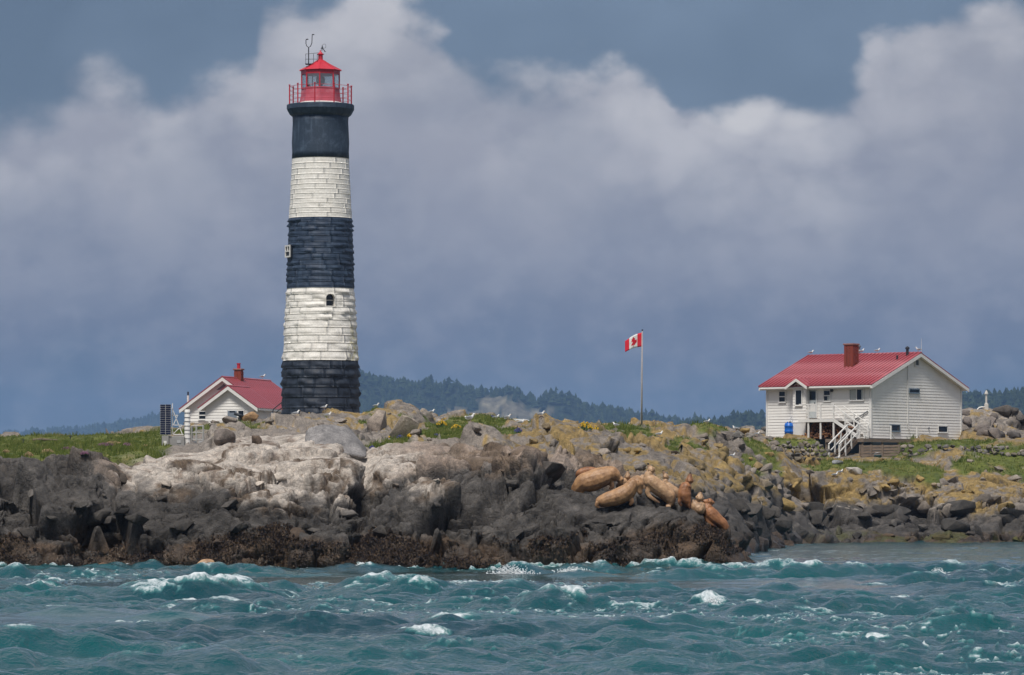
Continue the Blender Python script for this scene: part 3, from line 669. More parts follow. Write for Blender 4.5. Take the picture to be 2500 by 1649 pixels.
# ================================================================ sea
def build_water():
    def seg(a, b, s0, s1):
        out = [a]
        while out[-1] < b:
            t = (out[-1] - a) / (b - a); out.append(out[-1] + s0 + (s1 - s0) * t)
        return out[:-1]
    rows = np.array([2., 6, 12, 20, 28, 34, 39] + seg(43, 100, .11, .155) + seg(100, 156, .16, .27) + seg(156, 285, .45, .65) + list(np.geomspace(285, 24000, 34)))
    cols = np.concatenate([-np.geomspace(60000, 420, 14), np.arange(-300, 2801, 7.0), 2500 + np.geomspace(420, 60000, 14)])
    D, PX = np.meshgrid(rows, cols, indexing="ij")
    X = (PX - 1250) / F * D; Y = D.copy()
    x, y = X.astype(np.float64), Y.astype(np.float64)
    fade = sstep(D, 330, 280) * sstep(D, 20, 42) * sstep(PX, -2000, -300) * sstep(PX, 4500, 2800)
    rip = .10 + .95 * sstep(fbm(x * .055 + 3.1, y * .05, o=3, seed=301), -.16, .20)      # tide rips between slicks
    rip = rip * (1 - .66 * sstep(D, 146, 158)) * (1 - .30 * sstep(D, 62, 48))
    rip = np.maximum(rip, .24 * sstep(D, 150, 158))
    r = np.random.default_rng(5)
    hgt = np.zeros_like(x); dx = np.zeros_like(x); dy = np.zeros_like(x)
    wx = x + .9 * fbm(x * .25, y * .2, o=2, seed=311); wy = y + 1.3 * fbm(x * .2, y * .22, o=2, seed=312)
    for i in range(46):
        lam = .55 * (9.0 / .55) ** (r.random() ** 1.15)
        th = rad(-62) + r.normal() * .55 if i % 4 else r.random() * 6.28
        k = 2 * math.pi / lam; a = .0138 * lam ** .60 * (.6 + .8 * r.random())
        ph = k * (math.cos(th) * wx + math.sin(th) * wy) + r.random() * 6.28
        grp = .55 + .75 * vnoise(x / (lam * 3.2) + i * 7.3, y / (lam * 3.2), seed=330 + i)
        sx = np.sin(ph)
        hgt += a * grp * sx
        dx += -a * 1.0 * grp * math.cos(th) * np.cos(ph); dy += -a * 1.0 * grp * math.sin(th) * np.cos(ph)
    hgt *= rip; dx *= rip; dy *= rip
    # pointed crests
    hgt = hgt + 1.5 * np.clip(hgt, 0, None) ** 2
    # steep standing lumps of the tidal race: (px, D, height, half width px, half depth m)
    lumps = [(95, 104, .26, 90, 1.1), (230, 101, .24, 120, 1.4), (480, 99, .26, 150, 1.3), (640, 97, .22, 90, 1.0), (880, 103, .24, 60, .9), (1000, 100, .26, 110, 1.2),
             (1140, 78, .20, 90, .8), (1270, 140, .30, 70, 1.2), (1410, 132, .20, 90, 1.1), (1640, 129, .22, 70, 1.1), (1900, 141, .22, 90, 1.4), (2030, 132, .18, 120, 1.4),
             (2370, 130, .25, 110, 1.3), (2290, 126, .22, 50, .9), (1740, 91, .24, 50, .7), (1900, 108, .20, 70, .9), (2100, 90, .22, 130, 1.2), (1850, 83, .20, 110, 1.0), (1360, 88, .18, 100, .9),
             (200, 82, .19, 150, 1.0), (420, 79, .16, 120, .9), (780, 86, .18, 110, 1.0), (1560, 100, .18, 130, 1.2), (2250, 108, .18, 120, 1.1), (560, 86, .18, 110, .9),
             (-120, 95, .22, 120, 1.2), (2650, 100, .22, 120, 1.2)]
    lump = np.zeros_like(x)
    for cx, cd, hh, rp, rd in lumps:
        u = (PX + 25 * fbm(x * .9, y * .9, o=2, seed=340) - cx) / rp; w = (D - cd) / rd
        w = np.where(w > 0, w * .65, w * 1.25)
        lump += hh * np.exp(-u * u * 1.3 - w * w * 1.2) * (1 + .35 * fbm(x * 1.8, y * 1.4, o=3, seed=341))
    hgt += lump * .95
    hgt += .030 * fbm(x * 1.7, y * 1.1, o=3, seed=351) * rip + .012 * fbm(x * 4.6, y * 3.0, o=3, seed=352) * (.4 + rip)
    # foam: breaking lumps, torn crests, wash along the rocks
    n = fbm(x * 1.5, y * .9, o=4, seed=361); n2 = fbm(x * 4.5, y * 2.6, o=4, seed=362)
    foam = np.zeros_like(x)
    breakers = [(80, 103.6, 95, .6), (215, 105, 80, .5), (470, 101, 120, .55), (430, 97, 110, .5), (640, 95.5, 110, .55), (520, 88.5, 120, .6), (880, 102.5, 55, .5), (990, 100.5, 70, .5), (1120, 77, 75, .55),
                (1255, 141, 85, 1.2), (1400, 133, 80, .8), (1880, 141, 110, 1.0), (1740, 90.5, 38, .7), (1920, 113, 60, .6), (1810, 91, 60, .4), (2300, 126, 40, .8), (1600, 130, 60, .6), (2370, 131, 60, .6),
                (2020, 94, 30, .5), (1330, 104, 60, .5), (1060, 110, 90, .6), (700, 100, 60, .5), (330, 148.6, 60, .6), (255, 148.4, 22, .5), (1170, 121, 120, .6), (1560, 88, 60, .35), (1640, 80, 50, .3), (2130, 80, 50, .3), (400, 99, 70, .5), (-100, 96, 80, .6), (160, 88, 60, .3), (330, 76, 70, .3), (760, 82, 60, .3), (930, 90, 80, .35), (1230, 92, 70, .35), (1440, 97, 70, .35), (1500, 80, 60, .25), (1980, 84, 60, .3), (2200, 97, 80, .35), (2380, 88, 60, .3), (2130, 118, 60, .5), (1600, 112, 80, .5), (820, 118, 70, .5), (560, 122, 70, .5), (150, 125, 60, .5), (2440, 112, 50, .4), (1040, 70, 60, .25), (620, 70, 60, .22)]
    for cx, cd, rp, rd in breakers:
        u = (PX + 30 * n - cx) / rp; w = (D + .5 * n2 - cd) / rd
        foam = np.maximum(foam, np.clip(1.1 - u * u - w * w + .9 * n + .9 * n2, 0, .80))
    crest = sstep(hgt - .10 * rip + .15 * n + .10 * n2, .15, .34) * .9
    foam = np.maximum(foam, crest * sstep(D, 160, 145))
    # wash where the sea works over the foot of the rocks
    ti = np.clip(np.searchsorted(T_ROWS, D), 0, len(T_ROWS) - 1); tj = np.clip(np.searchsorted(T_COLS, PX), 0, len(T_COLS) - 1)
    zt = T_P[ti, tj, 2]
    wash = np.where(D < 149.1, sstep(D, 146.3 + 1.2 * n, 148.9) * sstep(PX, 1960, 1860), sstep(zt, -1.15, -.25))
    wash = wash * sstep(n + .7 * n2, -.18, .40) * np.where(D > 200, .45, 1.0) * (D < 300)
    foam = np.maximum(foam, wash * .85)
    hgt = hgt + .10 * wash * (1 + n2) * (D < 200)
    lace = sstep(np.abs(n2 + .5 * n), .10, .03) * sstep(n, -.05, .35) * sstep(rip, .5, .95) * .42 * sstep(D, 150, 140)
    foam = np.maximum(foam, lace)
    sk = fbm(x * .55 + 2.0 * n, y * 2.1, o=4, seed=363)
    streak = sstep(np.abs(sk), .10, .015) * sstep(fbm(x * .12, y * .07, o=2, seed=364), -.05, .30) * sstep(n2, -.2, .2) * .85 * sstep(D, 149, 140)
    foam = np.maximum(foam, streak)
    foam *= fade
    hgt += .05 * np.clip(foam, 0, 1) * (1 + 1.6 * fbm(x * 7, y * 5, o=3, seed=371))
    V = np.stack([X + dx * fade, Y + dy * fade, hgt * fade], -1)
    me = np_mesh("sea", V.reshape(-1, 3), grid_faces(*PX.shape))
    set_attr(me, "foam", foam.ravel())
    set_attr(me, "chop", np.clip(np.maximum(rip, .75 * sstep(D, 146, 154)), 0, 1).ravel())
    return me, rows, cols, V


def mat_water():
    m, b, pb = new_mat("sea_water")
    geo = b.n.new("ShaderNodeNewGeometry"); pos = geo.outputs["Position"]
    at = b.n.new("ShaderNodeAttribute"); at.attribute_name = "foam"
    n1 = b.noise(pos, .12, 3, .5)
    body = b.ramp(n1, [(.3, (.0015, .040, .054)), (.7, (.003, .082, .088))])
    mpf = b.n.new("ShaderNodeMapping"); b.l.new(pos, mpf.inputs[0]); mpf.inputs["Scale"].default_value = (1.0, .45, 1.0)
    fn = b.noise(mpf.outputs[0], 7.0, 8, .75, .6)
    fm = b.smooth(b.math("ADD", at.outputs["Fac"], b.math("MULTIPLY", b.math("SUBTRACT", fn, .5), 2.0)), .38, 1.15)
    aer = b.smooth(at.outputs["Fac"], .08, .6)
    c = b.mix(b.math("MULTIPLY", aer, .45), body, (.10, .30, .30, 1))
    c = b.mix(fm, c, (.66, .70, .73, 1))
    b.l.new(c, pb.inputs["Base Color"])
    b.l.new(b.math("MULTIPLY_ADD", fm, .65, .07), pb.inputs["Roughness"])
    pb.inputs["IOR"].default_value = 1.333
    mp = b.n.new("ShaderNodeMapping"); b.l.new(pos, mp.inputs[0]); mp.inputs["Scale"].default_value = (1.0, .55, 1.0)
    h1 = b.noise(mp.outputs[0], 2.4, 5, .65, .4); h2 = b.noise(mp.outputs[0], 9.0, 4, .6)
    ch = b.n.new("ShaderNodeAttribute"); ch.attribute_name = "chop"
    bp = b.n.new("ShaderNodeBump"); bp.inputs["Distance"].default_value = .11
    b.l.new(b.math("MULTIPLY_ADD", ch.outputs["Fac"], .68, .16), bp.inputs["Strength"])
    b.l.new(b.math("ADD", h1, b.math("MULTIPLY", h2, .5)), bp.inputs["Height"]); b.l.new(bp.outputs[0], pb.inputs["Normal"])
    return m


M_WATER = mat_water()
_me, W_ROWS, W_COLS, W_P = build_water()
sea = link("sea", _me, M_WATER, kind="structure", label="choppy teal sea with breaking white crests")


def water_pt(px, D):
    i = int(np.clip(np.searchsorted(W_ROWS, D), 1, len(W_ROWS) - 1)); j = int(np.clip(np.searchsorted(W_COLS, px), 1, len(W_COLS) - 1))
    return Vector(W_P[i, j])


# ================================================================ wooded hills across the strait
def tree_templates():
    """a few conifer and broad crowns, unit height, as (verts, tris)"""
    out = []
    r = random.Random(3)
    for kind in range(6):
        v, f = [], []
        tiers = 5 if kind < 2 else 4
        for t in range(tiers):
            zb = .10 + .80 * t / tiers; zt = min(1.0, zb + 1.45 / tiers + .06)
            rb = (.20, .22, .26, .30, .36, .40)[kind] * (1 - t / tiers) ** (.75, .7, .5, .42, .35, .35)[kind] * (.7 + .6 * r.random()) + .03
            n = 5; o = len(v); ph = r.random() * 6
            off = ((r.random() - .5) * .14, (r.random() - .5) * .14)
            for k in range(n):
                a = ph + 2 * math.pi * k / n; q = rb * (.6 + .7 * r.random())
                v.append((off[0] + q * math.cos(a), off[1] + q * math.sin(a), zb - .05 * r.random()))
            if kind >= 2: zt = min(zt, zb + .30)
            v.append((off[0] * .3, off[1] * .3, zt)); v.append((0, 0, zb - .02))
            for k in range(n):
                f.append((o + k, o + (k + 1) % n, o + n)); f.append((o + (k + 1) % n, o + k, o + n + 1))
        out.append((np.array(v, np.float32), np.array(f, np.int32)))
    return out


TREES = tree_templates()


def mat_forest(name, c0, c1):
    m, b, pb = new_mat(name)
    at = b.n.new("ShaderNodeAttribute"); at.attribute_name = "shade"
    c = b.ramp(at.outputs["Fac"], [(0, c0), (1, c1)])
    b.l.new(c, pb.inputs["Base Color"]); pb.inputs["Roughness"].default_value = .9; pb.inputs["Specular IOR Level"].default_value = .1
    return m


M_FOREST = mat_forest("fir_foliage", (.012, .022, .014), (.040, .058, .026))
M_HILL = None


def mat_hill():
    m, b, pb = new_mat("hill_ground")
    at = b.n.new("ShaderNodeAttribute"); at.attribute_name = "tint"
    geo = b.n.new("ShaderNodeNewGeometry")
    n = b.noise(geo.outputs["Position"], .11, 6, .65)
    c = b.mix(1.0, at.outputs["Color"], b.ramp(n, [(.3, (.45, .45, .45)), (.7, (1.5, 1.5, 1.5))]), "MULTIPLY")
    b.l.new(c, pb.inputs["Base Color"]); pb.inputs["Roughness"].default_value = .95; pb.inputs["Specular IOR Level"].default_value = .1
    return m


M_HILL = mat_hill()


def hill(name, wood, D, ridge, tree_h, spacing, depth, seed, bald=None, hlabel="", wlabel=""):
    """ridge: photo outline of the tree tops; ground lies a tree height lower"""
    px = np.arange(ridge[0][0], ridge[-1][0] + 1, 6.0); rp = np.interp(px, [q[0] for q in ridge], [q[1] for q in ridge])
    r = np.random.default_rng(seed)
    x = (px - 1250) / F * D
    zr = np.maximum(EYE + (Y0 - rp) / F * D - tree_h * .85, .4)
    ss = np.linspace(-1.6, 1.0, 40)         # -1 shore in front, 0 ridge, 1 behind
    S2, XX = np.meshgrid(ss, x, indexing="ij"); ZR = np.broadcast_to(zr, XX.shape)
    prof = np.where(S2 < 0, np.cos(np.clip(S2, -1, 0) * math.pi / 2) ** 1.1, np.cos(np.clip(S2, 0, 1) * math.pi / 2))
    YY = D + S2 * depth * (1.0) + fbm(XX / depth * 3, S2 * 2, o=2, seed=seed) * depth * .1
    ZZ = ZR * prof * (1 + .12 * fbm(XX / depth * 5, S2 * 4, o=3, seed=seed + 1) * (S2 < -.05)) - .6
    tint = np.broadcast_to(C_(.025, .034, .02), (*XX.shape, 3)).copy()
    bm = np.zeros(XX.shape)
    if bald:
        PXX = 1250 + XX / YY * F; PYY = Y0 - (ZZ - EYE) / YY * F
        for cx, cy, rx, ry in bald:
            bm = np.maximum(bm, 1 - ((PXX - cx) / rx) ** 2 - ((PYY - cy) / ry) ** 2 + .95 * fbm(XX * .037, ZZ * .077, o=3, seed=seed + 3))
        bm = sstep(bm, .15, .4)
        tint = tint + (C_(.135, .12, .085) * (1 + .8 * fbm(XX * .09, ZZ * .19, o=4, seed=seed + 4)[..., None]) - tint) * bm[..., None]
    me = np_mesh(name, np.stack([XX, YY, ZZ], -1).reshape(-1, 3), grid_faces(*XX.shape))
    set_attr(me, "tint", tint.reshape(-1, 3), "FLOAT_COLOR")
    link(name, me, M_HILL, kind="structure", label=hlabel)
    # trees
    wid = x[-1] - x[0]; n = int(wid * depth * 1.15 / spacing ** 2)
    tx = x[0] + r.random(n) * wid; ts = r.random(n) * 1.15 - 1.0
    nr = int(wid / spacing * 2.2)
    tx = np.concatenate([tx, x[0] + r.random(nr) * wid]); ts = np.concatenate([ts, r.normal(size=nr) * .05])
    jx = np.clip(np.searchsorted(x, tx), 0, len(x) - 1); js = np.clip(np.searchsorted(ss, ts), 0, len(ss) - 1)
    ty, tz, tb = YY[js, jx], ZZ[js, jx], bm[js, jx]
    ridge_tree = ts > -.14
    keep = ((tb < .35 + .5 * r.random(len(tx)) ** 3) | ridge_tree) & (tz > 1.0)
    # trees need only stand where something of them can be seen over the island
    py_top = Y0 - (tz + tree_h - EYE) / ty * F
    keep &= py_top < 1095
    if bald:        # open ground stays open in front of the bare slope too
        pxm = 1250 + tx / ty * F; pym = Y0 - (tz + tree_h * .5 - EYE) / ty * F
        for cx, cy, rx, ry in bald:
            q = 1 - ((pxm - cx) / rx) ** 2 - ((pym - cy) / ry) ** 2 + .8 * fbm(tx * .03, tz * .06, o=2, seed=seed + 8)
            keep &= ~((q > .0) & (r.random(len(tx)) < .84) & ~ridge_tree)
    tx, ty, tz = tx[keep], ty[keep], tz[keep]
    V, Fc, Sh = [], [], []; off = 0
    for i in range(len(tx)):
        kind = r.integers(0, 6); v, f = TREES[kind]
        h = tree_h * (.42 + .58 * r.random()) * (1.25 if r.random() < .10 else 1) * (.85 if kind >= 4 else 1); w = h * (.85 + .5 * r.random())
        a = r.random() * 6.28; c, s = math.cos(a), math.sin(a)
        q = np.stack([(v[:, 0] * c - v[:, 1] * s) * w + tx[i], (v[:, 0] * s + v[:, 1] * c) * w + ty[i], v[:, 2] * h + tz[i] - .1 * h], -1)
        V.append(q); Fc.append(f + off); off += len(v); Sh.append(np.full(len(v), r.random(), np.float32))
    me = np_mesh(wood, np.concatenate(V), np.concatenate(Fc), smooth=False)
    set_attr(me, "shade", np.concatenate(Sh))
    link(wood, me, M_FOREST, kind="stuff", label=wlabel, category="forest") if False else tag(link(wood, me, M_FOREST), wlabel, "forest", kind="stuff")


hill("wooded_headland", "fir_forest", 6500, [(640, 1075), (700, 1030), (760, 950), (830, 903), (880, 905), (960, 915), (1040, 920), (1100, 925), (1150, 938), (1210, 935), (1270, 948), (1310, 968), (1350, 952), (1390, 955),
     (1430, 975), (1480, 980), (1530, 990), (1590, 1005), (1650, 1012), (1720, 1020), (1780, 1040), (1840, 1065)], 19.0, 6.8, 200.0, 41,
     bald=[(1225, 990, 75, 24), (1190, 1022, 95, 22), (1290, 1016, 70, 20), (1110, 1008, 40, 10)],
     hlabel="forested headland with a bald rock slope behind the flagpole", wlabel="blue hazy fir wood covering the headland behind the flagpole")
hill("wooded_point", "dark_fir_forest", 4600, [(1600, 1060), (1660, 1022), (1720, 1018), (1760, 1008), (1800, 1004), (1850, 1000), (1890, 990), (1960, 975), (2050, 960), (2150, 955), (2250, 950), (2330, 950), (2400, 948), (2450, 945), (2500, 936), (2600, 930), (2750, 950), (2900, 1000)],
     16.0, 6.0, 147.0, 42, hlabel="low forested point behind the large white house", wlabel="dark fir wood on the point behind the large house")
hill("far_hill", "far_forest", 11000, [(-500, 1075), (-200, 1055), (0, 1047), (100, 1043), (200, 1034), (280, 1025), (330, 1014), (380, 1006), (450, 1000), (520, 995), (600, 1000), (680, 1030), (760, 1080)],
     19.0, 12.5, 360.0, 43, hlabel="faint blue hill far off behind the solar panel", wlabel="far blue wooded skyline behind the grassy west end")

# ---------------------------------------------------------------- haze
def build_haze():
    mb = MB().box((-2600, -80, -9), (2600, 13000, 330))
    m = bpy.data.materials.new("sea_haze"); m.use_nodes = True
    nt = m.node_tree; nt.nodes.clear()
    out = nt.nodes.new("ShaderNodeOutputMaterial"); pv = nt.nodes.new("ShaderNodeVolumePrincipled")
    pv.inputs["Color"].default_value = (.36, .60, 1.0, 1); pv.inputs["Density"].default_value = HAZE
    pv.inputs["Anisotropy"].default_value = 0.0
    nt.links.new(pv.outputs[0], out.inputs["Volume"])
    mb.build("haze", m, kind="stuff", label="thin blue sea haze over the strait")


HAZE = 0.000070
build_haze()
# ================================================================ paints
M_WHITE = mat_plain("white_paint", (.76, .745, .715), .55, .05, 3.0, .12, 22, stain=(.55, .50, .42), stain_amt=.22)
M_RED = mat_plain("red_paint", (.52, .028, .045), .38, .10, 3.0, .1, 20)
M_PINKRED = mat_plain("faded_red_paint", (.50, .085, .12), .5, .15, 2.0, .1, 20, stain=(.60, .30, .34), stain_amt=.55)
M_BLACKMETAL = mat_plain("dark_metal", (.022, .025, .032), .5, .2)
M_GREYMETAL = mat_plain("grey_metal", (.25, .26, .28), .45, .15, metal=.6)


def mat_masonry(name, c, dirt, dirt_amt, lichen=0.0, rough=.6):
    m, b, pb = new_mat(name)
    tc = b.n.new("ShaderNodeTexCoord"); vec = tc.outputs["Object"]
    n1 = b.noise(vec, 1.6, 6, .65); n2 = b.noise(vec, 9.0, 5, .65)
    mp = b.n.new("ShaderNodeMapping"); b.l.new(vec, mp.inputs[0]); mp.inputs["Scale"].default_value = (2.6, 2.6, .22)
    n3 = b.noise(mp.outputs[0], 2.0, 5, .65)
    colr = b.ramp(n2, [(.3, tuple(x * .85 for x in c)), (.7, tuple(min(1, x * 1.15) for x in c))])
    colr = b.mix(b.math("MULTIPLY", b.smooth(n1, .48, .72), dirt_amt), colr, (*dirt, 1))
    colr = b.mix(b.math("MULTIPLY", b.smooth(n3, .50, .75), dirt_amt * .9), colr, (*dirt, 1))
    if lichen:
        sep = b.n.new("ShaderNodeSeparateXYZ"); b.l.new(vec, sep.inputs[0])
        k = b.math("MULTIPLY", b.smooth(sep.outputs[0], 1.75, 2.25), b.smooth(sep.outputs[2], 8.2, 5.0))
        k = b.math("MULTIPLY", k, b.smooth(b.noise(vec, 3.0, 5, .6), .40, .60))
        colr = b.mix(b.math("MULTIPLY", k, lichen), colr, (.42, .38, .12, 1))
    b.l.new(colr, pb.inputs["Base Color"]); pb.inputs["Roughness"].default_value = rough
    bp = b.n.new("ShaderNodeBump"); bp.inputs["Strength"].default_value = .5; bp.inputs["Distance"].default_value = .03
    b.l.new(b.noise(vec, 7.0, 6, .65), bp.inputs["Height"]); b.l.new(bp.outputs[0], pb.inputs["Normal"])
    return m


M_TWHITE = mat_masonry("white_masonry_paint", (.82, .79, .735), (.66, .61, .53), .35, .8)
M_TDARK = mat_masonry("blue_black_masonry_paint", (.023, .040, .074), (.052, .084, .138), .8)
M_TBASE = mat_masonry("black_masonry_paint", (.015, .022, .037), (.036, .050, .076), .7)
M_TTOP = mat_masonry("weathered_black_paint", (.030, .048, .078), (.075, .108, .160), .9)


def mat_glass(name, tint=(.85, .9, .92), refl=.16):
    m = bpy.data.materials.new(name); m.use_nodes = True
    nt = m.node_tree; nt.nodes.clear()
    out = nt.nodes.new("ShaderNodeOutputMaterial"); mx = nt.nodes.new("ShaderNodeMixShader")
    tr = nt.nodes.new("ShaderNodeBsdfTransparent"); gl = nt.nodes.new("ShaderNodeBsdfGlossy")
    tr.inputs[0].default_value = (*tint, 1); gl.inputs["Roughness"].default_value = .03; mx.inputs[0].default_value = refl
    nt.links.new(tr.outputs[0], mx.inputs[1]); nt.links.new(gl.outputs[0], mx.inputs[2]); nt.links.new(mx.outputs[0], out.inputs[0])
    return m


M_CLEAR = mat_glass("lantern_glass")


def mat_pane(name, c=(.012, .016, .022)):
    """window glass in front of a dark room"""
    m, b, pb = new_mat(name)
    pb.inputs["Base Color"].default_value = (*c, 1); pb.inputs["Roughness"].default_value = .06
    pb.inputs["Specular IOR Level"].default_value = .6
    tc = b.n.new("ShaderNodeTexCoord"); bp = b.n.new("ShaderNodeBump"); bp.inputs["Strength"].default_value = .06
    b.l.new(b.noise(tc.outputs["Object"], 3.0, 2, .5), bp.inputs["Height"]); b.l.new(bp.outputs[0], pb.inputs["Normal"])
    return m


M_PANE = mat_pane("window_glass")


# ================================================================ lighthouse
def build_lighthouse():
    D = 300.0; k = D / F; ZB = 7.7
    root = empty("lighthouse", ((782.5 - 1250) * k, D, ZB), label="tall black and white banded stone lighthouse with red lantern", cat="lighthouse")
    zz = lambda py: EYE + (Y0 - py) * k - ZB
    prof = [(1045, 94.5), (1000, 93), (880, 91), (705, 81.5), (535, 76), (388, 69.5), (286, 67.5)]
    pys = np.array([q[0] for q in prof][::-1], float); prs = np.array([q[1] for q in prof][::-1], float)
    rad_at = lambda py: float(np.interp(py, pys, prs)) * k
    c_base = [1044, 1018, 997, 971.3, 946.7, 923.3, 901, 882]
    c_w1 = [882, 859.7, 839.6, 820.6, 801.7, 783.8, 769.3, 752.5, 738, 721, 706]
    c_mid = [706, 691, 677, 663, 650, 638, 622, 607.6, 594.6, 579.4, 566.4, 556.7, 544.7, 534]
    c_w2 = [534, 523, 511, 499.5, 488, 476, 465, 453, 441, 429, 415, 402, 388]
    win_th, win_half = rad(19.3), .145       # arched window in the lower white band (angle from the camera side)
    rr = random.Random(4)
    stones = []
    for bi, (cs, mt, bul, nst) in enumerate(((c_base, M_TBASE, .16, 11), (c_w1, M_TWHITE, .095, 9), (c_mid, M_TDARK, .095, 11), (c_w2, M_TWHITE, .04, 7))):
        for ci in range(len(cs) - 1):
            p0, p1 = cs[ci], cs[ci + 1]
            n = nst + rr.randint(-1, 1)
            ed = [2 * math.pi * (i + .55 * (rr.random() - .5)) / n for i in range(n)]
            ph = rr.random() * 6.28; ed = sorted((e + ph) % (2 * math.pi) for e in ed); ed.append(ed[0] + 2 * math.pi)
            spans = []
            for i in range(n):
                a, b2 = ed[i], ed[i + 1]
                cut = bi == 1 and p1 >= 720.9 and p0 <= 752.6
                if cut:
                    for sft in (0, 2 * math.pi, -2 * math.pi):
                        lo, hi = win_th - win_half + sft, win_th + win_half + sft
                        if lo < b2 and hi > a:
                            if lo - a > .02: spans.append((a, lo))
                            if b2 - hi > .02: spans.append((hi, b2))
                            break
                    else: spans.append((a, b2))
                else: spans.append((a, b2))
            fade = 1.0 if bi < 3 else max(.22, 1 - ci / 10.0)
            for a, b2 in spans:
                mid = (a + b2) / 2
                facing = math.cos(mid)
                stones.append([bi, ci, a, b2, p0, p1, mt, bul * fade * (.7 + .6 * rr.random()), facing])
    vis = sorted([s for s in stones if s[8] > .05], key=lambda s: -(s[3] - s[2]) * rad_at(s[4]) * (s[4] - s[5]) * (1 if s[0] < 3 else .4))
    pick_ids = set(id(s) for s in vis[:296])
    rest = {}

    def patch(s):
        bi, ci, a, b2, p0, p1, mt, bul, fc = s
        z0, z1 = zz(p0), zz(p1); r0, r1 = rad_at(p0), rad_at(p1)
        nu, nv = max(5, int((b2 - a) * rad_at(p0) / .16)), 6
        u, v = np.meshgrid(np.linspace(0, 1, nu), np.linspace(0, 1, nv), indexing="ij")
        th = a + (b2 - a) * u; z = z0 + (z1 - z0) * v; r = r0 + (r1 - r0) * v
        wu = 1 - np.abs(2 * u - 1) ** 9; wv = np.clip(v / .16, 0, 1) ** .8 * (1 - .85 * sstep(v, .35, 1.0)) ** .8
        ju = (.15, .70, .45, .95)[bi]; fl = (0, .25, .1, .6)[bi]; wv = fl + (1 - fl) * wv
        nx = th * rad_at(p0)
        nz = fbm(nx * 1.5 + ci * 3.7, z * 2.6, np.full_like(z, bi * 5.1), 4, 400)
        nf = fbm(nx * 6, z * 8, np.full_like(z, ci * 1.3), 3, 410)
        r = r + bul * (wu * (1 - ju) + ju) * wv * (.68 + (.95, 1.25, 1.1, 1.6)[bi] * nz + .5 * nf)
        e = .006
        V = np.stack([r * np.sin(th), -r * np.cos(th), z], -1).reshape(-1, 3)
        Fq = grid_faces(nu, nv)[:, ::-1]
        # returns into the wall
        idx = np.arange(nu * nv).reshape(nu, nv)
        rim = np.concatenate([idx[:, 0], idx[-1, 1:], idx[::-1, -1][1:], idx[0, ::-1][1:]])
        V2 = V[rim].copy(); f = (np.hypot(V2[:, 0], V2[:, 1]) - .5) / np.hypot(V2[:, 0], V2[:, 1]); V2[:, 0] *= f; V2[:, 1] *= f
        o = len(V); m = len(rim)
        side = np.stack([rim[:-1], rim[1:], o + np.arange(1, m), o + np.arange(0, m - 1)], -1)
        return np.concatenate([V, V2]), np.concatenate([Fq, side])

    shaft = link("tower_shaft", MB().lathe([(rad_at(1045) - .4, zz(1045)), (rad_at(706) - .4, zz(706)), (rad_at(388) - .4, zz(388))], 32).mesh("tower_shaft", smooth=True), M_TDARK, root)
    for s in stones:
        V, Fq = patch(s)
        if id(s) in pick_ids:
            me = np_mesh("stone", V, Fq); link("stone", me, s[6], root)
        else:
            rest.setdefault((s[0], s[6].name), []).append((V, Fq, s[6]))
    for (bi, nm), L in rest.items():
        off = 0; VV, FF = [], []
        for V, Fq, m in L: VV.append(V); FF.append(Fq + off); off += len(V)
        me = np_mesh("stone_course", np.concatenate(VV), np.concatenate(FF)); link("stone_course", me, L[0][2], root, kind="stuff")
    # smooth upper drum and flared gallery
    r1, r2 = rad_at(388), rad_at(286)
    MB().lathe([(r1 + .015, zz(388.5)), (r1 - .005, zz(372)), (r1 + .02, zz(350)), (r2 + .01, zz(300)), (r2 + .03, zz(286))], 48).build("upper_drum", M_TTOP, root, smooth=True)
    g8 = rad(-16)
    MB().lathe([(r2 + .02, zz(287)), (r2 + .22, zz(281)), (82 * k, zz(269)), (82.5 * k, zz(268.6)), (82.5 * k, zz(257)), (80 * k, zz(256.2))], 16, g8).build("gallery", M_TTOP, root, bevel=.015)
    # lantern: octagon with a corner to the camera
    MB().lathe([(54 * k, zz(256.4)), (53.5 * k, zz(252)), (51.5 * k, zz(250.5)), (50 * k, zz(249.4))], 8).build("lantern_plinth", M_WHITE, root)
    MB().lathe([(51.5 * k, zz(250.6)), (48.5 * k, zz(238)), (46.6 * k, zz(218.5)), (48.0 * k, zz(218.2)), (48 * k, zz(215.6)), (46 * k, zz(215.2))], 8).build("lantern_wall", M_PINKRED, root)
    for i in range(8):
        a = 2 * math.pi * i / 8; b2 = 2 * math.pi * (i + 1) / 8; R = 46 * k
        pa = Vector((R * math.sin(a), -R * math.cos(a), 0)); pb2 = Vector((R * math.sin(b2), -R * math.cos(b2), 0))
        MB().bar(pa + Vector((0, 0, zz(216))), pa + Vector((0, 0, zz(182))), .085).build("mullion", M_RED, root, bevel=.01)
        q = (pb2 - pa); MB().prism([pa * .985 + Vector((0, 0, zz(215.4))), pb2 * .985 + Vector((0, 0, zz(215.4))), pb2 * .985 + Vector((0, 0, zz(182.6))), pa * .985 + Vector((0, 0, zz(182.6)))], (pa + pb2).normalized() * .012).build("glass_pane", M_CLEAR, root)
    MB().lathe([(47.6 * k, zz(183)), (47.8 * k, zz(174)), (50 * k, zz(173.6))], 8).build("lantern_frieze", M_RED, root)
    roof = MB().lathe([(51.5 * k, zz(174)), (51.8 * k, zz(172.4)), (38 * k, zz(165.5)), (25 * k, zz(158.8)), (13.5 * k, zz(152)), (7.2 * k, zz(147.5))], 8).build("lantern_roof", M_RED, root, bevel=.012)
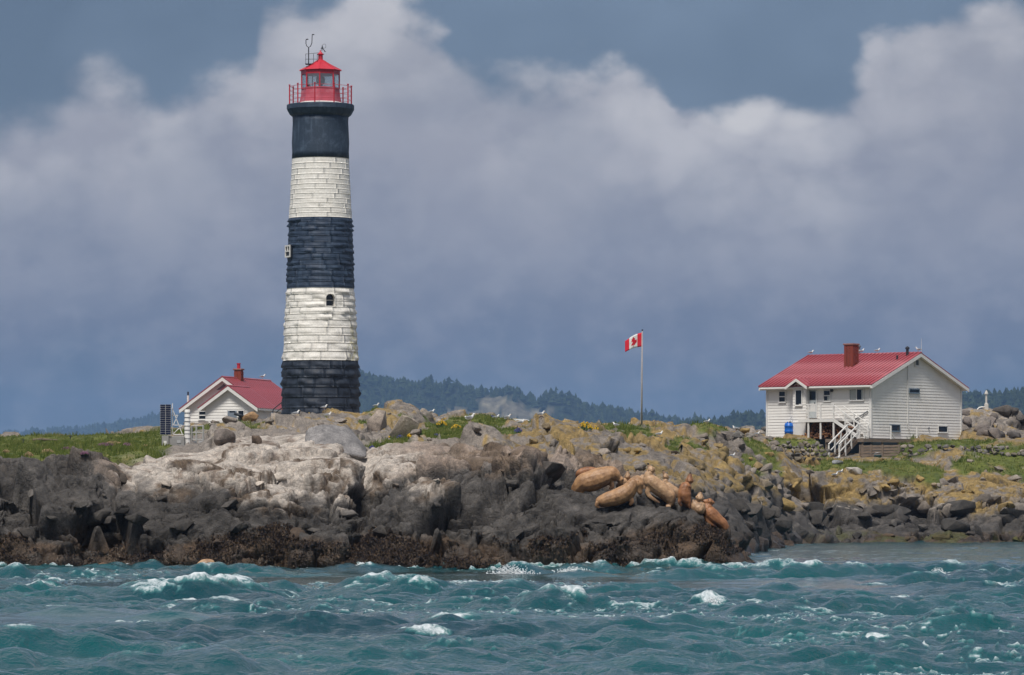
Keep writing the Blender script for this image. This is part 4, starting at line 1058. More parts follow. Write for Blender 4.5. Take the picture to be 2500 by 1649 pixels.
    for i in range(8):
        a = 2 * math.pi * i / 8
        pts = [(51.6, 172.0), (38, 165.1), (25, 158.4), (13.5, 151.6), (7.2, 147.2)]
        MB().tube([(r * k * math.sin(a), -r * k * math.cos(a), zz(p)) for r, p in pts], .022, 6).build("roof_rib", M_RED, roof)
    MB().lathe([(6.8 * k, zz(148.5)), (5.8 * k, zz(145)), (5.6 * k, zz(135)), (8.2 * k, zz(134)), (8.6 * k, zz(132.6)), (4.5 * k, zz(130)), (2.2 * k, zz(126.5)), (1.2 * k, zz(123))], 16).build("vent_cowl", M_RED, root, smooth=False)
    # lamp inside
    MB().lathe([(.16, zz(216)), (.16, zz(206)), (.34, zz(205.5)), (.34, zz(204))], 12).build("lamp_pedestal", M_GREYMETAL, root)
    MB().lathe([(.24, zz(204)), (.30, zz(200)), (.30, zz(191)), (.22, zz(187)), (.08, zz(185.5))], 16).build("lamp_lens", mat_plain("lens_glass", (.30, .36, .36), .12, .2, 14.0), root, smooth=True)
    MB().box((-.95, -.05, zz(216)), (-.7, .2, zz(207))).build("battery_box", M_BLACKMETAL, root, bevel=.01)
    MB().tube([(-.55, .3, zz(216)), (-.55, .3, zz(184))], .03).build("service_pole", M_BLACKMETAL, root)
    # gallery railing
    rp = 76 * k; ang = [rad(-8 + 36 * i) for i in range(10)]
    for a in ang:
        MB().tube([(rp * math.sin(a), -rp * math.cos(a), zz(256.4)), (rp * math.sin(a), -rp * math.cos(a), zz(210.5))], .045, 8).build("rail_post", M_RED, root)
        MB().lathe([(.02, zz(210.6)), (.075, zz(210.2)), (.075, zz(208.6)), (.02, zz(208))], 10, c=(rp * math.sin(a), -rp * math.cos(a))).build("post_cap", M_RED, root)
    for py, r in ((212.5, .016), (223, .014), (234, .014), (245, .014)):
        MB().tube([(rp * math.sin(a), -rp * math.cos(a), zz(py)) for a in ang] + [(rp * math.sin(ang[0]), -rp * math.cos(ang[0]), zz(py))], r, 6, caps=False).build("guard_rail", M_RED, root)
    # roof-edge platform, anemometer mast, weather vane
    X = lambda px: (px - 782.5) * k
    plat = MB()
    for x in (747, 754, 766, 775): plat.tube([(X(x), -.3, zz(160)), (X(x), -.3, zz(133))], .016, 6)
    for p in (133.5, 146): plat.tube([(X(746), -.3, zz(p)), (X(779), -.3, zz(p - 3 if p < 140 else p))], .018, 6)
    plat.box((X(746), -.55, zz(158.6)), (X(766), .1, zz(157.4)))
    plat.build("roof_platform", M_BLACKMETAL, root)
    MB().tube([(X(754), -.3, zz(160)), (X(754), -.3, zz(118))], .035, 8).build("instrument_mast", M_BLACKMETAL, root)
    MB().tube([(X(747.5), -.3, zz(99)), (X(747.5), -.3, zz(108)), (X(749.5), -.3, zz(114)), (X(754), -.3, zz(117.6)), (X(759), -.3, zz(114)), (X(762), -.3, zz(106)), (X(762.6), -.3, zz(88))], .026, 8).build("instrument_fork", M_BLACKMETAL, root)
    for x, y in ((750.5, 97.5), (765, 86)):
        MB().lathe([(.01, zz(y + 1.6)), (.09, zz(y + .6)), (.09, zz(y - .6)), (.01, zz(y - 1.4))], 10, c=(X(x), -.3)).build("wind_cup", M_BLACKMETAL, root)
        MB().tube([(X(x - 3), -.3, zz(y + 1)), (X(x), -.3, zz(y))], .02, 6).build("cup_arm", M_BLACKMETAL, root)
    v = MB()
    v.tube([(X(786), 0, zz(124)), (X(786.5), 0, zz(112))], .03, 6)
    v.tube([(X(783.5), 0, zz(120)), (X(786), 0, zz(115)), (X(793), 0, zz(126)), (X(795), 0, zz(126.5))], .035, 6)
    ringp = [(X(791.5) + .12 * math.cos(t), 0, zz(113) + .14 * math.sin(t)) for t in np.linspace(0, 6.28, 14)]
    v.tube(ringp, .012, 5, caps=False)
    v.build("weather_vane", M_BLACKMETAL, root)
    # arched window
    th = win_th; R = rad_at(737)
    ux = Vector((math.cos(th), math.sin(th), 0)); nrm = Vector((math.sin(th), -math.cos(th), 0))
    hw = R * math.sin(win_half) + .01; z0, z1 = zz(752.5), zz(721); zs = z1 - hw * .95
    arc = [(hw * .93 * math.cos(t), zs + hw * .9 * math.sin(t)) for t in np.linspace(0, math.pi, 13)]
    W = lambda u, z, d: ux * u + nrm * (R + d) + Vector((0, 0, z))
    sp = MB()
    poly_l = [(-hw, z1 + .01), (0, z1 + .01), (0, arc[6][1])] + [arc[i] for i in range(7, 13)] + [(-hw, zs)]
    poly_r = [(hw, z1 + .01), (hw, zs)] + [arc[i] for i in range(0, 7)] + [(0, z1 + .01)]
    for pl in (poly_l, poly_r): sp.prism([W(u, z, .03) for u, z in pl], nrm * -.55)
    sp.build("window_arch", M_TWHITE, root)
    rv = MB(); rv.prism([W(-hw - .02, z0 - .02, .06), W(hw + .02, z0 - .02, .06), W(hw + .02, z0 + .05, .06), W(-hw - .02, z0 + .05, .06)], nrm * -.5)
    rv.build("window_sill", M_TWHITE, root)
    for s in (-1, 1):
        MB().prism([W(s * hw, z0, .03), W(s * (hw - .035), z0, .03), W(s * (hw - .035), zs + .02, .03), W(s * hw, zs + .02, .03)], nrm * -.5).build("window_reveal", M_TWHITE, root)
    win = MB().prism([W(-hw, z0, -.36), W(hw, z0, -.36), W(hw, z1, -.36), W(-hw, z1, -.36)], nrm * -.02).build("window", M_PANE, root)
    MB().prism([W(-hw, z0 + .42, -.33), W(hw, z0 + .42, -.33), W(hw, z0 + .46, -.33), W(-hw, z0 + .46, -.33)], nrm * -.03).build("glazing_bar", M_WHITE, win)
    # white-framed window seen almost edge-on in the dark band
    th = rad(-66); R = rad_at(616) + .05; ux = Vector((math.cos(th), math.sin(th), 0)); nrm = Vector((math.sin(th), -math.cos(th), 0))
    W = lambda u, z, d: ux * u + nrm * (R + d) + Vector((0, 0, z))
    z0, z1 = zz(631), zz(601); h = .46
    MB().prism([W(-h, z0, .0), W(h, z0, .0), W(h, z1, .0), W(-h, z1, .0)], nrm * .13).build("window_box", M_BLACKMETAL, root, bevel=.01)
    fr = MB()
    for (u0, u1, a, b2) in ((-h, -h + .1, z0, z1), (h - .1, h, z0, z1), (-h + .1, h - .1, z0, z0 + .1), (-h + .1, h - .1, z1 - .1, z1), (-h + .1, h - .1, (z0 + z1) / 2 - .04, (z0 + z1) / 2 + .04), (-.045, .045, (z0 + z1) / 2, z1 - .1)):
        fr.prism([W(u0, a, .13), W(u1, a, .13), W(u1, b2, .13), W(u0, b2, .13)], nrm * .05)
    fr.build("window_frame", M_WHITE, root)
    # entry gear against the foot: cable box and handrail
    return root


build_lighthouse()
# ================================================================ houses
M_SIDING = mat_plain("white_siding", (.85, .83, .79), .5, .035, 1.2, .05, 40, stain=(.60, .56, .48), stain_amt=.25)
M_TRIM = mat_plain("white_trim", (.75, .74, .715), .5, .05, 2.0)
M_ROOF = mat_plain("red_metal_roof", (.33, .066, .080), .36, .2, .9, .06, 30, spec=.75, stain=(.56, .24, .26), stain_amt=.6)  # the stain colour carries the pale pink sheen of the metal
M_FOUND = mat_plain("blue_foundation", (.10, .16, .24), .8, .15)
M_DOOR = mat_plain("pale_grey_door", (.50, .54, .55), .5, .06)
M_GREYDOOR = mat_plain("grey_blue_door", (.19, .23, .28), .5, .1)
M_CURTAIN = mat_plain("pale_curtain", (.44, .47, .46), .7, .18, 9.0, stretch=(6, 6, .4))
M_PLANK = mat_plain("weathered_plank", (.20, .155, .12), .8, .3, 2.0, .3, 30, stretch=(1, 1, 6))
M_BROWN = mat_plain("brown_stair_wood", (.13, .095, .07), .8, .3, 3.0, .3, 30)
M_STOREDARK = mat_plain("painted_store_dark", (.02, .015, .016), .9, .3)  # near-black colour that stands for the dim inside of the wood store


def mat_brick():
    m, b, pb = new_mat("chimney_brick")
    tc = b.n.new("ShaderNodeTexCoord")
    n = b.noise(tc.outputs["Object"], 5.0, 5, .6)
    b.l.new(b.ramp(n, [(.3, (.20, .038, .024)), (.7, (.30, .062, .038))]), pb.inputs["Base Color"]); pb.inputs["Roughness"].default_value = .8
    return m


M_BRICK = mat_brick()
M_MORTAR = mat_plain("chimney_mortar", (.22, .09, .07), .9, .2)


class House:
    def __init__(s, px, D, zb, phi):
        s.X0, s.D, s.zb, s.phi = (px - 1250) / F * D, D, zb, phi; s.c, s.s = math.cos(phi), math.sin(phi)

    def front(s, px, py, y=0.0):
        """local x, z of pixel on the plane local y"""
        q = (px - 1250) / F
        lx = (q * (s.D + y * s.c) - s.X0 - y * s.s) / (s.c + q * s.s)
        Y = s.D - lx * s.s + y * s.c
        return lx, EYE + (Y0 - py) * Y / F - s.zb

    def side(s, px, py, x=0.0):
        q = (px - 1250) / F
        ly = (q * (s.D - x * s.s) - s.X0 - x * s.c) / (s.s - q * s.c)
        Y = s.D - x * s.s + ly * s.c
        return ly, EYE + (Y0 - py) * Y / F - s.zb


def lap_boards(parent, org, ux, nrm, lo, hi, z0, z1, exp, mat=None, name="siding_board"):
    """clapboards on a vertical wall: org + ux*u; lo(z), hi(z) give the ends"""
    ux, nrm, org = Vector(ux), Vector(nrm), Vector(org); n = max(1, round((z1 - z0) / exp)); e = (z1 - z0) / n
    for i in range(n):
        a, b = z0 + i * e, z0 + (i + 1) * e
        la, ha, lb, hb = lo(a), hi(a), lo(b), hi(b)
        if ha - la < .05: continue
        if hb - lb < .02: lb = hb = (lb + hb) / 2; lb -= .01; hb += .01
        up = Vector((0, 0, 1))
        v = []
        for d0, d1 in ((.003, .003), (.035, .008)):
            v += [org + ux * la + nrm * d0 + up * a, org + ux * ha + nrm * d0 + up * a, org + ux * hb + nrm * d1 + up * b, org + ux * lb + nrm * d1 + up * b]
        MB().add(v, [(0, 1, 2, 3), (4, 7, 6, 5), (0, 4, 5, 1), (1, 5, 6, 2), (2, 6, 7, 3), (3, 7, 4, 0)]).build(name, mat or M_SIDING, parent)


def window(parent, org, ux, nrm, u0, u1, z0, z1, split="h", frame=.055, pane=None, curtain=None, fmat=None, depth=.05):
    """window > frame, pane, glazing bar; split h = two sashes, v = side by side, '' = single"""
    ux, nrm, org = Vector(ux), Vector(nrm), Vector(org); up = Vector((0, 0, 1))
    if u0 > u1: u0, u1 = u1, u0
    if z0 > z1: z0, z1 = z1, z0
    W = lambda u, z, d: org + ux * u + up * z + nrm * d
    fr = MB(); f = frame
    bars = [(u0 - f, u0, z0 - f, z1 + f), (u1, u1 + f, z0 - f, z1 + f), (u0, u1, z0 - f, z0), (u0, u1, z1, z1 + f)]
    for a, b, c, d in bars: fr.prism([W(a, c, .05), W(b, c, .05), W(b, d, .05), W(a, d, .05)], nrm * depth)
    w = fr.build("window", fmat or M_TRIM, parent)
    MB().prism([W(u0, z0, .03), W(u1, z0, .03), W(u1, z1, .03), W(u0, z1, .03)], nrm * .035).build("pane", pane or M_PANE, w)
    if split == "h":
        m = (z0 + z1) / 2; MB().prism([W(u0, m - .035, .067), W(u1, m - .035, .067), W(u1, m + .035, .067), W(u0, m + .035, .067)], nrm * .02).build("glazing_bar", fmat or M_TRIM, w)
    if split == "v":
        m = (u0 + u1) / 2; MB().prism([W(m - .035, z0, .067), W(m + .035, z0, .067), W(m + .035, z1, .067), W(m - .035, z1, .067)], nrm * .02).build("glazing_bar", fmat or M_TRIM, w)
    if curtain:
        for (a, b, c, d) in curtain:
            ua, ub, za, zb = u0 + (u1 - u0) * a, u0 + (u1 - u0) * b, z0 + (z1 - z0) * c, z0 + (z1 - z0) * d
            MB().prism([W(ua, za, .0665), W(ub, za, .0665), W(ub, zb, .0665), W(ua, zb, .0665)], nrm * .003).build("curtain", M_CURTAIN, w)
    MB().prism([W(u0 - f - .03, z0 - f - .04, .036), W(u1 + f + .03, z0 - f - .04, .036), W(u1 + f + .03, z0 - f, .036), W(u0 - f - .03, z0 - f, .036)], nrm * (depth + .04)).build("window_sill", fmat or M_TRIM, w)
    return w


def roof_slope(parent, x0, x1, ye, ze, yr, zr, n, th=.05, rib=.075):
    """standing-seam panels from eave line (ye, ze) to ridge line (yr, zr) along x, shared mesh"""
    d = Vector((0, yr - ye, zr - ze)); L = d.length; d.normalize(); nv = Vector((1, 0, 0)).cross(d)
    if nv.z < 0: nv = -nv
    w = (x1 - x0) / n
    mb = MB()
    a = Vector((0, 0, 0))
    mb.prism([a, a + Vector((w - .004, 0, 0)), a + Vector((w - .004, 0, 0)) + d * L, a + d * L], nv * th)
    mb.prism([a + nv * (th + .001), a + Vector((.06, 0, 0)) + nv * (th + .001), a + Vector((.06, 0, 0)) + d * L + nv * (th + .001), a + d * L + nv * (th + .001)], nv * rib)
    me = mb.mesh("roof_panel")
    for i in range(n): link("roof_panel", me, M_ROOF, parent, loc=(x0 + i * w, ye, ze))


def chimney(parent, cx, cy, wx, wy, z0, z1, course=.085, pot=None, capover=.06):
    body = MB().box((cx - wx / 2 + .015, cy - wy / 2 + .015, z0), (cx + wx / 2 - .015, cy + wy / 2 - .015, z1)).build("chimney", M_MORTAR, parent)
    n = int((z1 - z0) / course); meshes = {}
    for i in range(n):
        z = z0 + i * course
        for axis in (0, 1):
            span = wx if axis == 0 else wy; k = max(2, round(span / .24)); bw = span / k
            for j in range(k):
                key = (axis,)
                if key not in meshes:
                    meshes[key] = MB().box((-bw / 2 + .006, -.03, .006), (bw / 2 - .006, .03, course - .006)).mesh("brick")
                for sgn in ((-1,) if axis == 0 else (1,)):
                    u = -span / 2 + bw * (j + .5) + (bw * .25 if i % 2 else -bw * .25) * (.9 if 0 < j < k - 1 else 0)
                    loc = (cx + u, cy - wy / 2 + .012, z) if axis == 0 else (cx + wx / 2 - .012, cy + u, z)
                    link("brick", meshes[key], M_BRICK, body, loc=loc, rot=(0, 0, 0 if axis == 0 else math.pi / 2))
    MB().box((cx - wx / 2 - capover, cy - wy / 2 - capover, z1), (cx + wx / 2 + capover, cy + wy / 2 + capover, z1 + .12)).build("chimney_cap", mat_plain("cap_concrete", (.25, .12, .10), .9, .2), body, bevel=.02)
    return body


def build_big_house():
    phi = rad(40); H = House(2126.5, 313.0, 7.14, phi)
    root = empty("keepers_house", (H.X0, H.D, H.zb), -phi, label="large white clapboard house with red metal roof above the stone walls", cat="house")
    q = lambda zx, zy: (1830 + zx / 4.17, 820 + zy / 4.17)
    fx = lambda zx, y=0.0: H.front(q(zx, 0)[0], 0, y)[0]
    fz = lambda zx, zy, y=0.0: H.front(*q(zx, zy), y)[1]
    A = -H.front(1873.2, 1000)[0]; B = H.side(2345.6, 1000)[0]
    ZR = 6.12; OV, OG = .45, .38; SL = .395
    zroof = lambda y: ZR - SL * abs(y - B / 2)          # top of roof structure
    TH = .20
    zw = zroof(0) - TH - .02
    # body
    wall = MB().prism([(-A, 0, .0), (-A, B, .0), (-A, B, zw), (-A, B / 2, zroof(B / 2) - TH - .02), (-A, 0, zw)], (A, 0, 0)).build("wall", M_SIDING, root)
    MB().box((-A + .03, .03, -1.2), (-.03, B - .03, -.003)).build("foundation", M_FOUND, root)
    lap_boards(wall, (-A, 0, 0), (1, 0, 0), (0, -1, 0), lambda z: 0, lambda z: A, .0, zw - .03, .205)
    gl = lambda z: 0 if z < zw else (z - zw) / SL
    lap_boards(wall, (0, 0, 0), (0, 1, 0), (1, 0, 0), gl, lambda z: B - gl(z), .0, zroof(B / 2) - TH - .05, .205)
    for (x, y) in ((.0, .0), (-A, 0)):
        MB().box((x - .07, y - .07, 0), (x + .07, y + .07, zw - .02)).build("corner_board", M_TRIM, root)
    MB().box((-.07, B - .07, 0), (.07, B + .07, zw - .02)).build("corner_board", M_TRIM, root)
    # roof
    x0, x1 = -A - OG, OG
    pts = lambda y0, y1: [(x0, y0, zroof(y0) - TH), (x0, y1, zroof(y1) - TH), (x0, y1, zroof(y1) - .02), (x0, y0, zroof(y0) - .02)]
    rb = MB(); rb.prism(pts(-OV + .02, B / 2), (x1 - x0, 0, 0)); rb.prism(pts(B / 2, B + OV - .02), (x1 - x0, 0, 0))
    roof = rb.build("roof", M_TRIM, root)
    roof_slope(roof, x0 - .03, x1 + .03, -OV - .05, zroof(-OV - .05), B / 2, ZR, 30)
    roof_slope(roof, x0 - .03, x1 + .03, B + OV + .05, zroof(B + OV + .05), B / 2, ZR, 30)
    MB().prism([(x0 - .04, B / 2 - .18, ZR + .005), (x0 - .04, B / 2, ZR + .10), (x0 - .04, B / 2 + .18, ZR + .005)], (x1 - x0 + .08, 0, 0)).build("ridge_cap", M_ROOF, roof)
    # fascia, rake boards with red edge, gutter
    MB().box((x0, -OV - .035, zroof(-OV) - .24), (x1, -OV + .01, zroof(-OV) - .035)).build("fascia", M_TRIM, roof)
    MB().box((x0 + .1, -OV - .13, zroof(-OV) - .17), (x1 - .1, -OV - .037, zroof(-OV) - .06)).build("gutter", M_TRIM, roof, bevel=.02)
    for s in (-1, 1):
        ya, yb = B / 2, B / 2 + s * (B / 2 + OV)
        pr = [(x1, ya, zroof(ya) - .04), (x1, yb, zroof(yb) - .04), (x1, yb, zroof(yb) - .27), (x1, ya, zroof(ya) - .27)]
        MB().prism(pr, (.045, 0, 0)).build("rake_board", M_TRIM, roof)
        pr = [(x0 - .045, p[1], p[2]) for p in pr]
        MB().prism(pr, (.045, 0, 0)).build("rake_board", M_TRIM, roof)
    # chimney and flue
    cx0, cx1 = fx(858, 2.2), fx(972, 2.2)
    cc = (cx0 + cx1) / 2 + .25; cw = .78
    chimney(roof, cc, 3.3, cw, .7, zroof(3.0) - .2, 6.72)
    fl = H.front(*q(1060, 180), B / 2)[0]
    MB().lathe([(.12, ZR - .3), (.12, ZR + .55), (.17, ZR + .57), (.17, ZR + .68), (.05, ZR + .74)], 12, c=(fl, B / 2 + .6)).build("flue_pipe", M_GREYMETAL, roof)
    va = H.front(*q(1478, 250), 4.0)[0]
    MB().lathe([(.07, zroof(4.3)), (.07, zroof(4.3) + .28), (.1, zroof(4.3) + .3), (.02, zroof(4.3) + .36)], 10, c=(va, 4.3)).build("vent_pipe", M_BLACKMETAL, roof)
    vb = H.front(*q(1607, 200), 5.0)[0]
    MB().lathe([(.10, zroof(5)), (.10, zroof(5) + .5), (.16, zroof(5) + .52), (.16, zroof(5) + .62), (.03, zroof(5) + .72)], 10, c=(vb, 5.0)).build("vent_pipe", M_BLACKMETAL, roof)
    MB().tube([(OG - .1, B / 2 + .2, ZR), (OG - .1, B / 2 + .2, ZR + 1.05)], [.02, .008], 6).build("whip_antenna", M_WHITE, roof)
    # front windows
    FO, FX, FN = (0, 0, 0), (1, 0, 0), (0, -1, 0)
    fw = lambda a, b, c, d, **k: window(root, FO, FX, FN, fx(a), fx(b), fz((a + b) / 2, d), fz((a + b) / 2, c), **k)
    fw(308, 368, 570, 672)
    fw(763, 824, 560, 662, curtain=[(.55, .98, .03, .42)])
    fw(1027, 1163, 548, 653, split="v", curtain=[(.03, .46, .03, .97), (.86, .98, .03, .97)])
    # entrance bay with its own little gable
    p = .42
    bx0, bx1 = fx(442, -p), fx(575, -p); bm = (bx0 + bx1) / 2; bw = (bx1 - bx0) / 2
    zb0 = fz(500, 882, -p); ztop = zroof(0) - .15
    zap = ztop + bw * .60
    bay = MB().prism([(bx0, -p, 0.02), (bx1, -p, 0.02), (bx1, -p, ztop), (bm, -p, zap), (bx0, -p, ztop)], (0, p + .5, 0)).build("entrance_bay", M_SIDING, root)
    bg = lambda z: 0 if z < ztop else (z - ztop) / .60
    lap_boards(bay, (bx0, -p, 0), FX, FN, bg, lambda z: 2 * bw - bg(z), zb0, zap - .04, .205)
    lap_boards(bay, (bx1, -p, 0), (0, 1, 0), (1, 0, 0), lambda z: 0, lambda z: p - .04, zb0, ztop, .205)
    MB().box((bx0 + .01, -p - .03, .0), (bx1 - .01, -p - .004, zb0 - .01)).build("base_panel", M_TRIM, bay)
    MB().box((bx0 - .02, -p - .05, zb0 - .03), (bx1 + .02, -p - .035, zb0 + .02)).build("base_trim", M_TRIM, bay)
    for s in (-1, 1):
        ex = bm + s * (bw + .38); ez = zap + .16 - (bw + .38) * .60
        MB().prism([(bm, -p - .42, zap + .16), (ex, -p - .42, ez), (ex, -p - .42, ez + .05), (bm, -p - .42, zap + .21)], (0, p + 2.6, 0)).build("bay_roof", M_ROOF, roof)
        MB().prism([(bm, -p - .46, zap - .04), (ex, -p - .46, ez - .20), (ex, -p - .46, ez + .0), (bm, -p - .46, zap + .16)], (0, .04, 0)).build("bay_rake", M_TRIM, roof)
        for j in range(5):
            y = -p - .3 + j * .5
            MB().bar((bm, y, zap + .235), (ex, y, ez + .075), .04).build("roof_seam", M_ROOF, roof)
    MB().box((bx0 + .02, -p + .03, ztop - .02), (bx1 - .02, .3, ztop + .03)).build("bay_soffit", M_TRIM, bay)
    window(bay, (0, -p, 0), FX, FN, fx(476, -p), fx(535, -p), fz(505, 704, -p), fz(505, 556, -p), split="", frame=.06)
    # door
    dx0, dx1 = fx(612), fx(686); dz0, dz1 = fz(650, 838), fz(650, 556)
    door = MB().box((dx0, -.09, dz0), (dx1, -.036, dz1)).build("door", M_DOOR, root)
    MB().box((dx0 + .06, -.103, fz(650, 655)), (dx1 - .06, -.092, fz(650, 566))).build("pane", M_PANE, door)
    MB().box((dx0 + .05, -.1, fz(650, 765)), (dx1 - .05, -.0915, fz(650, 690))).build("door_panel", M_TRIM, door)
    MB().box((dx1 - .14, -.14, fz(650, 696)), (dx1 - .09, -.093, fz(650, 680))).build("door_handle", M_BLACKMETAL, door)
    for a in (dx0 - .07, dx1): MB().box((a, -.10, dz0), (a + .07, -.034, dz1 + .07)).build("door_casing", M_TRIM, root)
    # wall lamp, downpipe, slanting handrail on the wall
    MB().box((fx(832), -.2, fz(845, 572)), (fx(856), -.036, fz(845, 535))).build("wall_lamp", M_BLACKMETAL, root, bevel=.03)
    MB().tube([(fx(1225), -.07, fz(1225, 520)), (fx(1225), -.07, fz(1225, 1040))], .035, 8).build("downpipe", M_TRIM, root)
    # gable side windows, vent, service pipe
    gy = lambda zx: H.side(q(zx, 0)[0], 0)[0]
    gz = lambda zx, zy: H.side(*q(zx, zy))[1]
    GO, GX, GN = (0, 0, 0), (0, 1, 0), (1, 0, 0)
    blue = mat_plain("blue_window_frame", (.16, .22, .28), .5, .1)
    for a, b, c, d, fm in ((1622, 1718, 548, 578, blue), (1430, 1520, 912, 968, blue), (1915, 2005, 924, 980, M_TRIM)):
        window(root, GO, GX, GN, gy(a), gy(b), gz((a + b) / 2, d), gz((a + b) / 2, c), split="", frame=.05, fmat=fm)
    window(root, GO, GX, GN, gy(1680), gy(1713), gz(1696, 302), gz(1696, 250), split="", frame=.05, pane=mat_plain("attic_louvre", (.10, .12, .13), .7, .2))
    MB().tube([(.07, gy(1603), gz(1603, 295)), (.07, gy(1603), gz(1603, 895)), (.09, gy(1612), gz(1612, 950)), (.1, gy(1622), gz(1622, 970))], .028, 8).build("service_pipe", M_TRIM, root)
    MB().lathe([(.07, .0), (.07, .06)], 10).build("wall_vent", M_GREYMETAL, root, loc=(.04, gy(1818), gz(1818, 942)), rot=(0, math.pi / 2, 0))
    MB().bar((fx(985), -.09, fz(985, 745, 0) - 0, ), (fx(1232), -.09, fz(1232, 570 + 195)), .06) if False else None
    MB().bar((fx(1060), -.10, fz(1060, 870)), (fx(1212), -.10, fz(1212, 768)), .05, .07).build("wall_handrail", M_GREYMETAL, root)

    # ---------------------------------------------------------------- landing, stairs, deck (their own things)
    ly = -1.35
    lx0, lx1 = bx1 + .04, fx(858, ly); lz = fz(720, 850, ly)
    land = empty("porch_landing", (H.X0, H.D, H.zb), -phi, label="white railed landing at the house door above the firewood", cat="porch")
    n = 9
    pm = MB().box((0, 0, -.04), ((lx1 - lx0) / n - .012, -ly - .05, 0)).mesh("deck_board")
    for i in range(n): link("deck_board", pm, M_PLANK, land, loc=(lx0 + i * (lx1 - lx0) / n, ly, lz))
    MB().box((lx0, ly - .045, lz - .20), (lx1, ly - .003, lz + .0)).build("rim_board", M_TRIM, land)
    MB().box((lx1 + .003, ly, lz - .20), (lx1 + .045, -.06, lz)).build("rim_board", M_TRIM, land)
    for zx in (596, 720, 856):
        x = fx(zx, ly); x = min(max(x, lx0 + .05), lx1 - .05)
        MB().box((x - .055, ly, -.05), (x + .055, ly + .11, lz - .205)).build("post", M_TRIM, land)
        MB().box((x - .04, ly + .0, lz), (x + .04, ly + .08, fz(zx, 696, ly))).build("rail_post", M_TRIM, land)
    for zy in (696, 768):
        MB().box((lx0, ly + .01, fz(720, zy, ly) - .03), (lx1, ly + .07, fz(720, zy, ly) + .03)).build("handrail", M_TRIM, land)
    MB().box((lx0, ly + .3, .0), (lx1, -.045, lz - .25)).build("store_dark_sheet", M_STOREDARK, land) if False else None
    MB().box((lx0, -.06, .0), (lx1 + 1.3, -.04, lz - .21)).build("store_dark_sheet", M_STOREDARK, land)  # thin sheet on the wall: darkness under the landing put into its colour
    # upper flight
    st = empty("outside_staircase", (H.X0, H.D, H.zb), -phi, label="white railed outside stairs from the landing down to the grass", cat="stairs")
    ux1 = fx(1120, ly); deck_z = -.06
    N = 9
    for i in range(N):
        t = (i + .5) / N; x = lx1 + .06 + (ux1 - lx1) * t; z = lz + (deck_z - lz) * (i + 1) / (N + 0.0) + .02
        MB().box((x - .15, ly + .05, z - .04), (x + .15, ly + 1.0, z)).build("tread", M_PLANK, st)
    for y in (ly + .0, ly + 1.02):
        MB().bar((lx1 + .03, y, lz - .12), (ux1, y, deck_z + .06), .04, .22).build("stringer", M_TRIM, st)
    hz = .95
    for y in (ly - .02, ly + 1.04):
        MB().bar((lx1, y, lz + hz), (ux1 + .12, y, deck_z + hz + .05), .07, .06).build("handrail", M_TRIM, st)
        MB().bar((lx1, y, lz + hz * .5), (ux1 + .12, y, deck_z + hz * .5 + .05), .06, .05).build("handrail", M_TRIM, st)
        for t in (.45, 1.0):
            x = lx1 + (ux1 - lx1) * t; z = lz + (deck_z - lz) * t
            MB().box((x - .04, y - .04, z - .1), (x + .04, y + .04, z + hz)).build("baluster_post", M_TRIM, st)
    # lower flight, out from the deck towards the shore
    sx0, sx1 = ux1 - .55, ux1 + .35
    ys, ye = -2.1, -4.25; zg = -1.55
    N = 9
    for i in range(N):
        t = (i + .5) / N; y = ys + (ye - ys) * t; z = deck_z + (zg - deck_z) * (i + 1) / (N + .5)
        MB().box((sx0 + .05, y - .14, z - .045), (sx1 - .05, y + .14, z)).build("tread", M_BROWN, st)
        MB().box((sx0 + .06, y + .11, z - .17), (sx1 - .06, y + .13, z - .045)).build("riser", M_BROWN, st)
    for x in (sx0, sx1):
        MB().bar((x, ys + .05, deck_z - .12), (x, ye, zg - .05), .05, .24).build("stringer", M_BROWN, st)
        MB().bar((x, ys + .15, deck_z + hz + .06), (x, ye - .05, zg + hz + .1), .075, .065).build("handrail", M_TRIM, st)
        MB().bar((x, ys + .15, deck_z + hz * .5), (x, ye - .05, zg + hz * .52), .06, .06).build("handrail", M_TRIM, st)
        for t in (0, .34, .67, 1.0):
            y = ys + (ye - ys) * t; z = deck_z + (zg - deck_z) * t
            MB().box((x - .045, y - .045, z - .22 if t < 1 else z - .35), (x + .045, y + .045, z + hz + .05)).build("baluster_post", M_TRIM, st)
    # deck
    dk = empty("wooden_deck", (H.X0, H.D, H.zb), -phi, label="low grey plank deck wrapped round the house corner on posts", cat="deck")
    dx_l = fx(775, -2.1); n = 14
    pm = MB().box((0, 0, -.045), ((.9 - dx_l), .135, 0)).mesh("deck_board")
    for i in range(14): link("deck_board", pm, M_PLANK, dk, loc=(dx_l, -2.1 + i * .145, deck_z))
    dy1 = H.side(*q(1745, 1055), .9)[0]
    pm = MB().box((0, 0, -.045), (.135, dy1 + .05, 0)).mesh("deck_board")
    for i in range(6): link("deck_board", pm, M_PLANK, dk, loc=(.05 + i * .145, -.06, deck_z))
    MB().box((dx_l, -2.15, deck_z - .24), (.9, -2.103, deck_z - .01)).build("rim_board", M_PLANK, dk)
    MB().box((.925, -2.1, deck_z - .24), (.97, dy1, deck_z - .01)).build("rim_board", M_PLANK, dk)
    for x, y in ((dx_l + .2, -2.0), (-2.4, -2.0), (-1.2, -2.0), (.7, -2.0), (.8, .2), (.8, 2.2), (.8, dy1 - .3)):
        MB().box((x - .06, y - .06, -2.4), (x + .06, y + .06, deck_z - .05)).build("post", M_PLANK, dk)
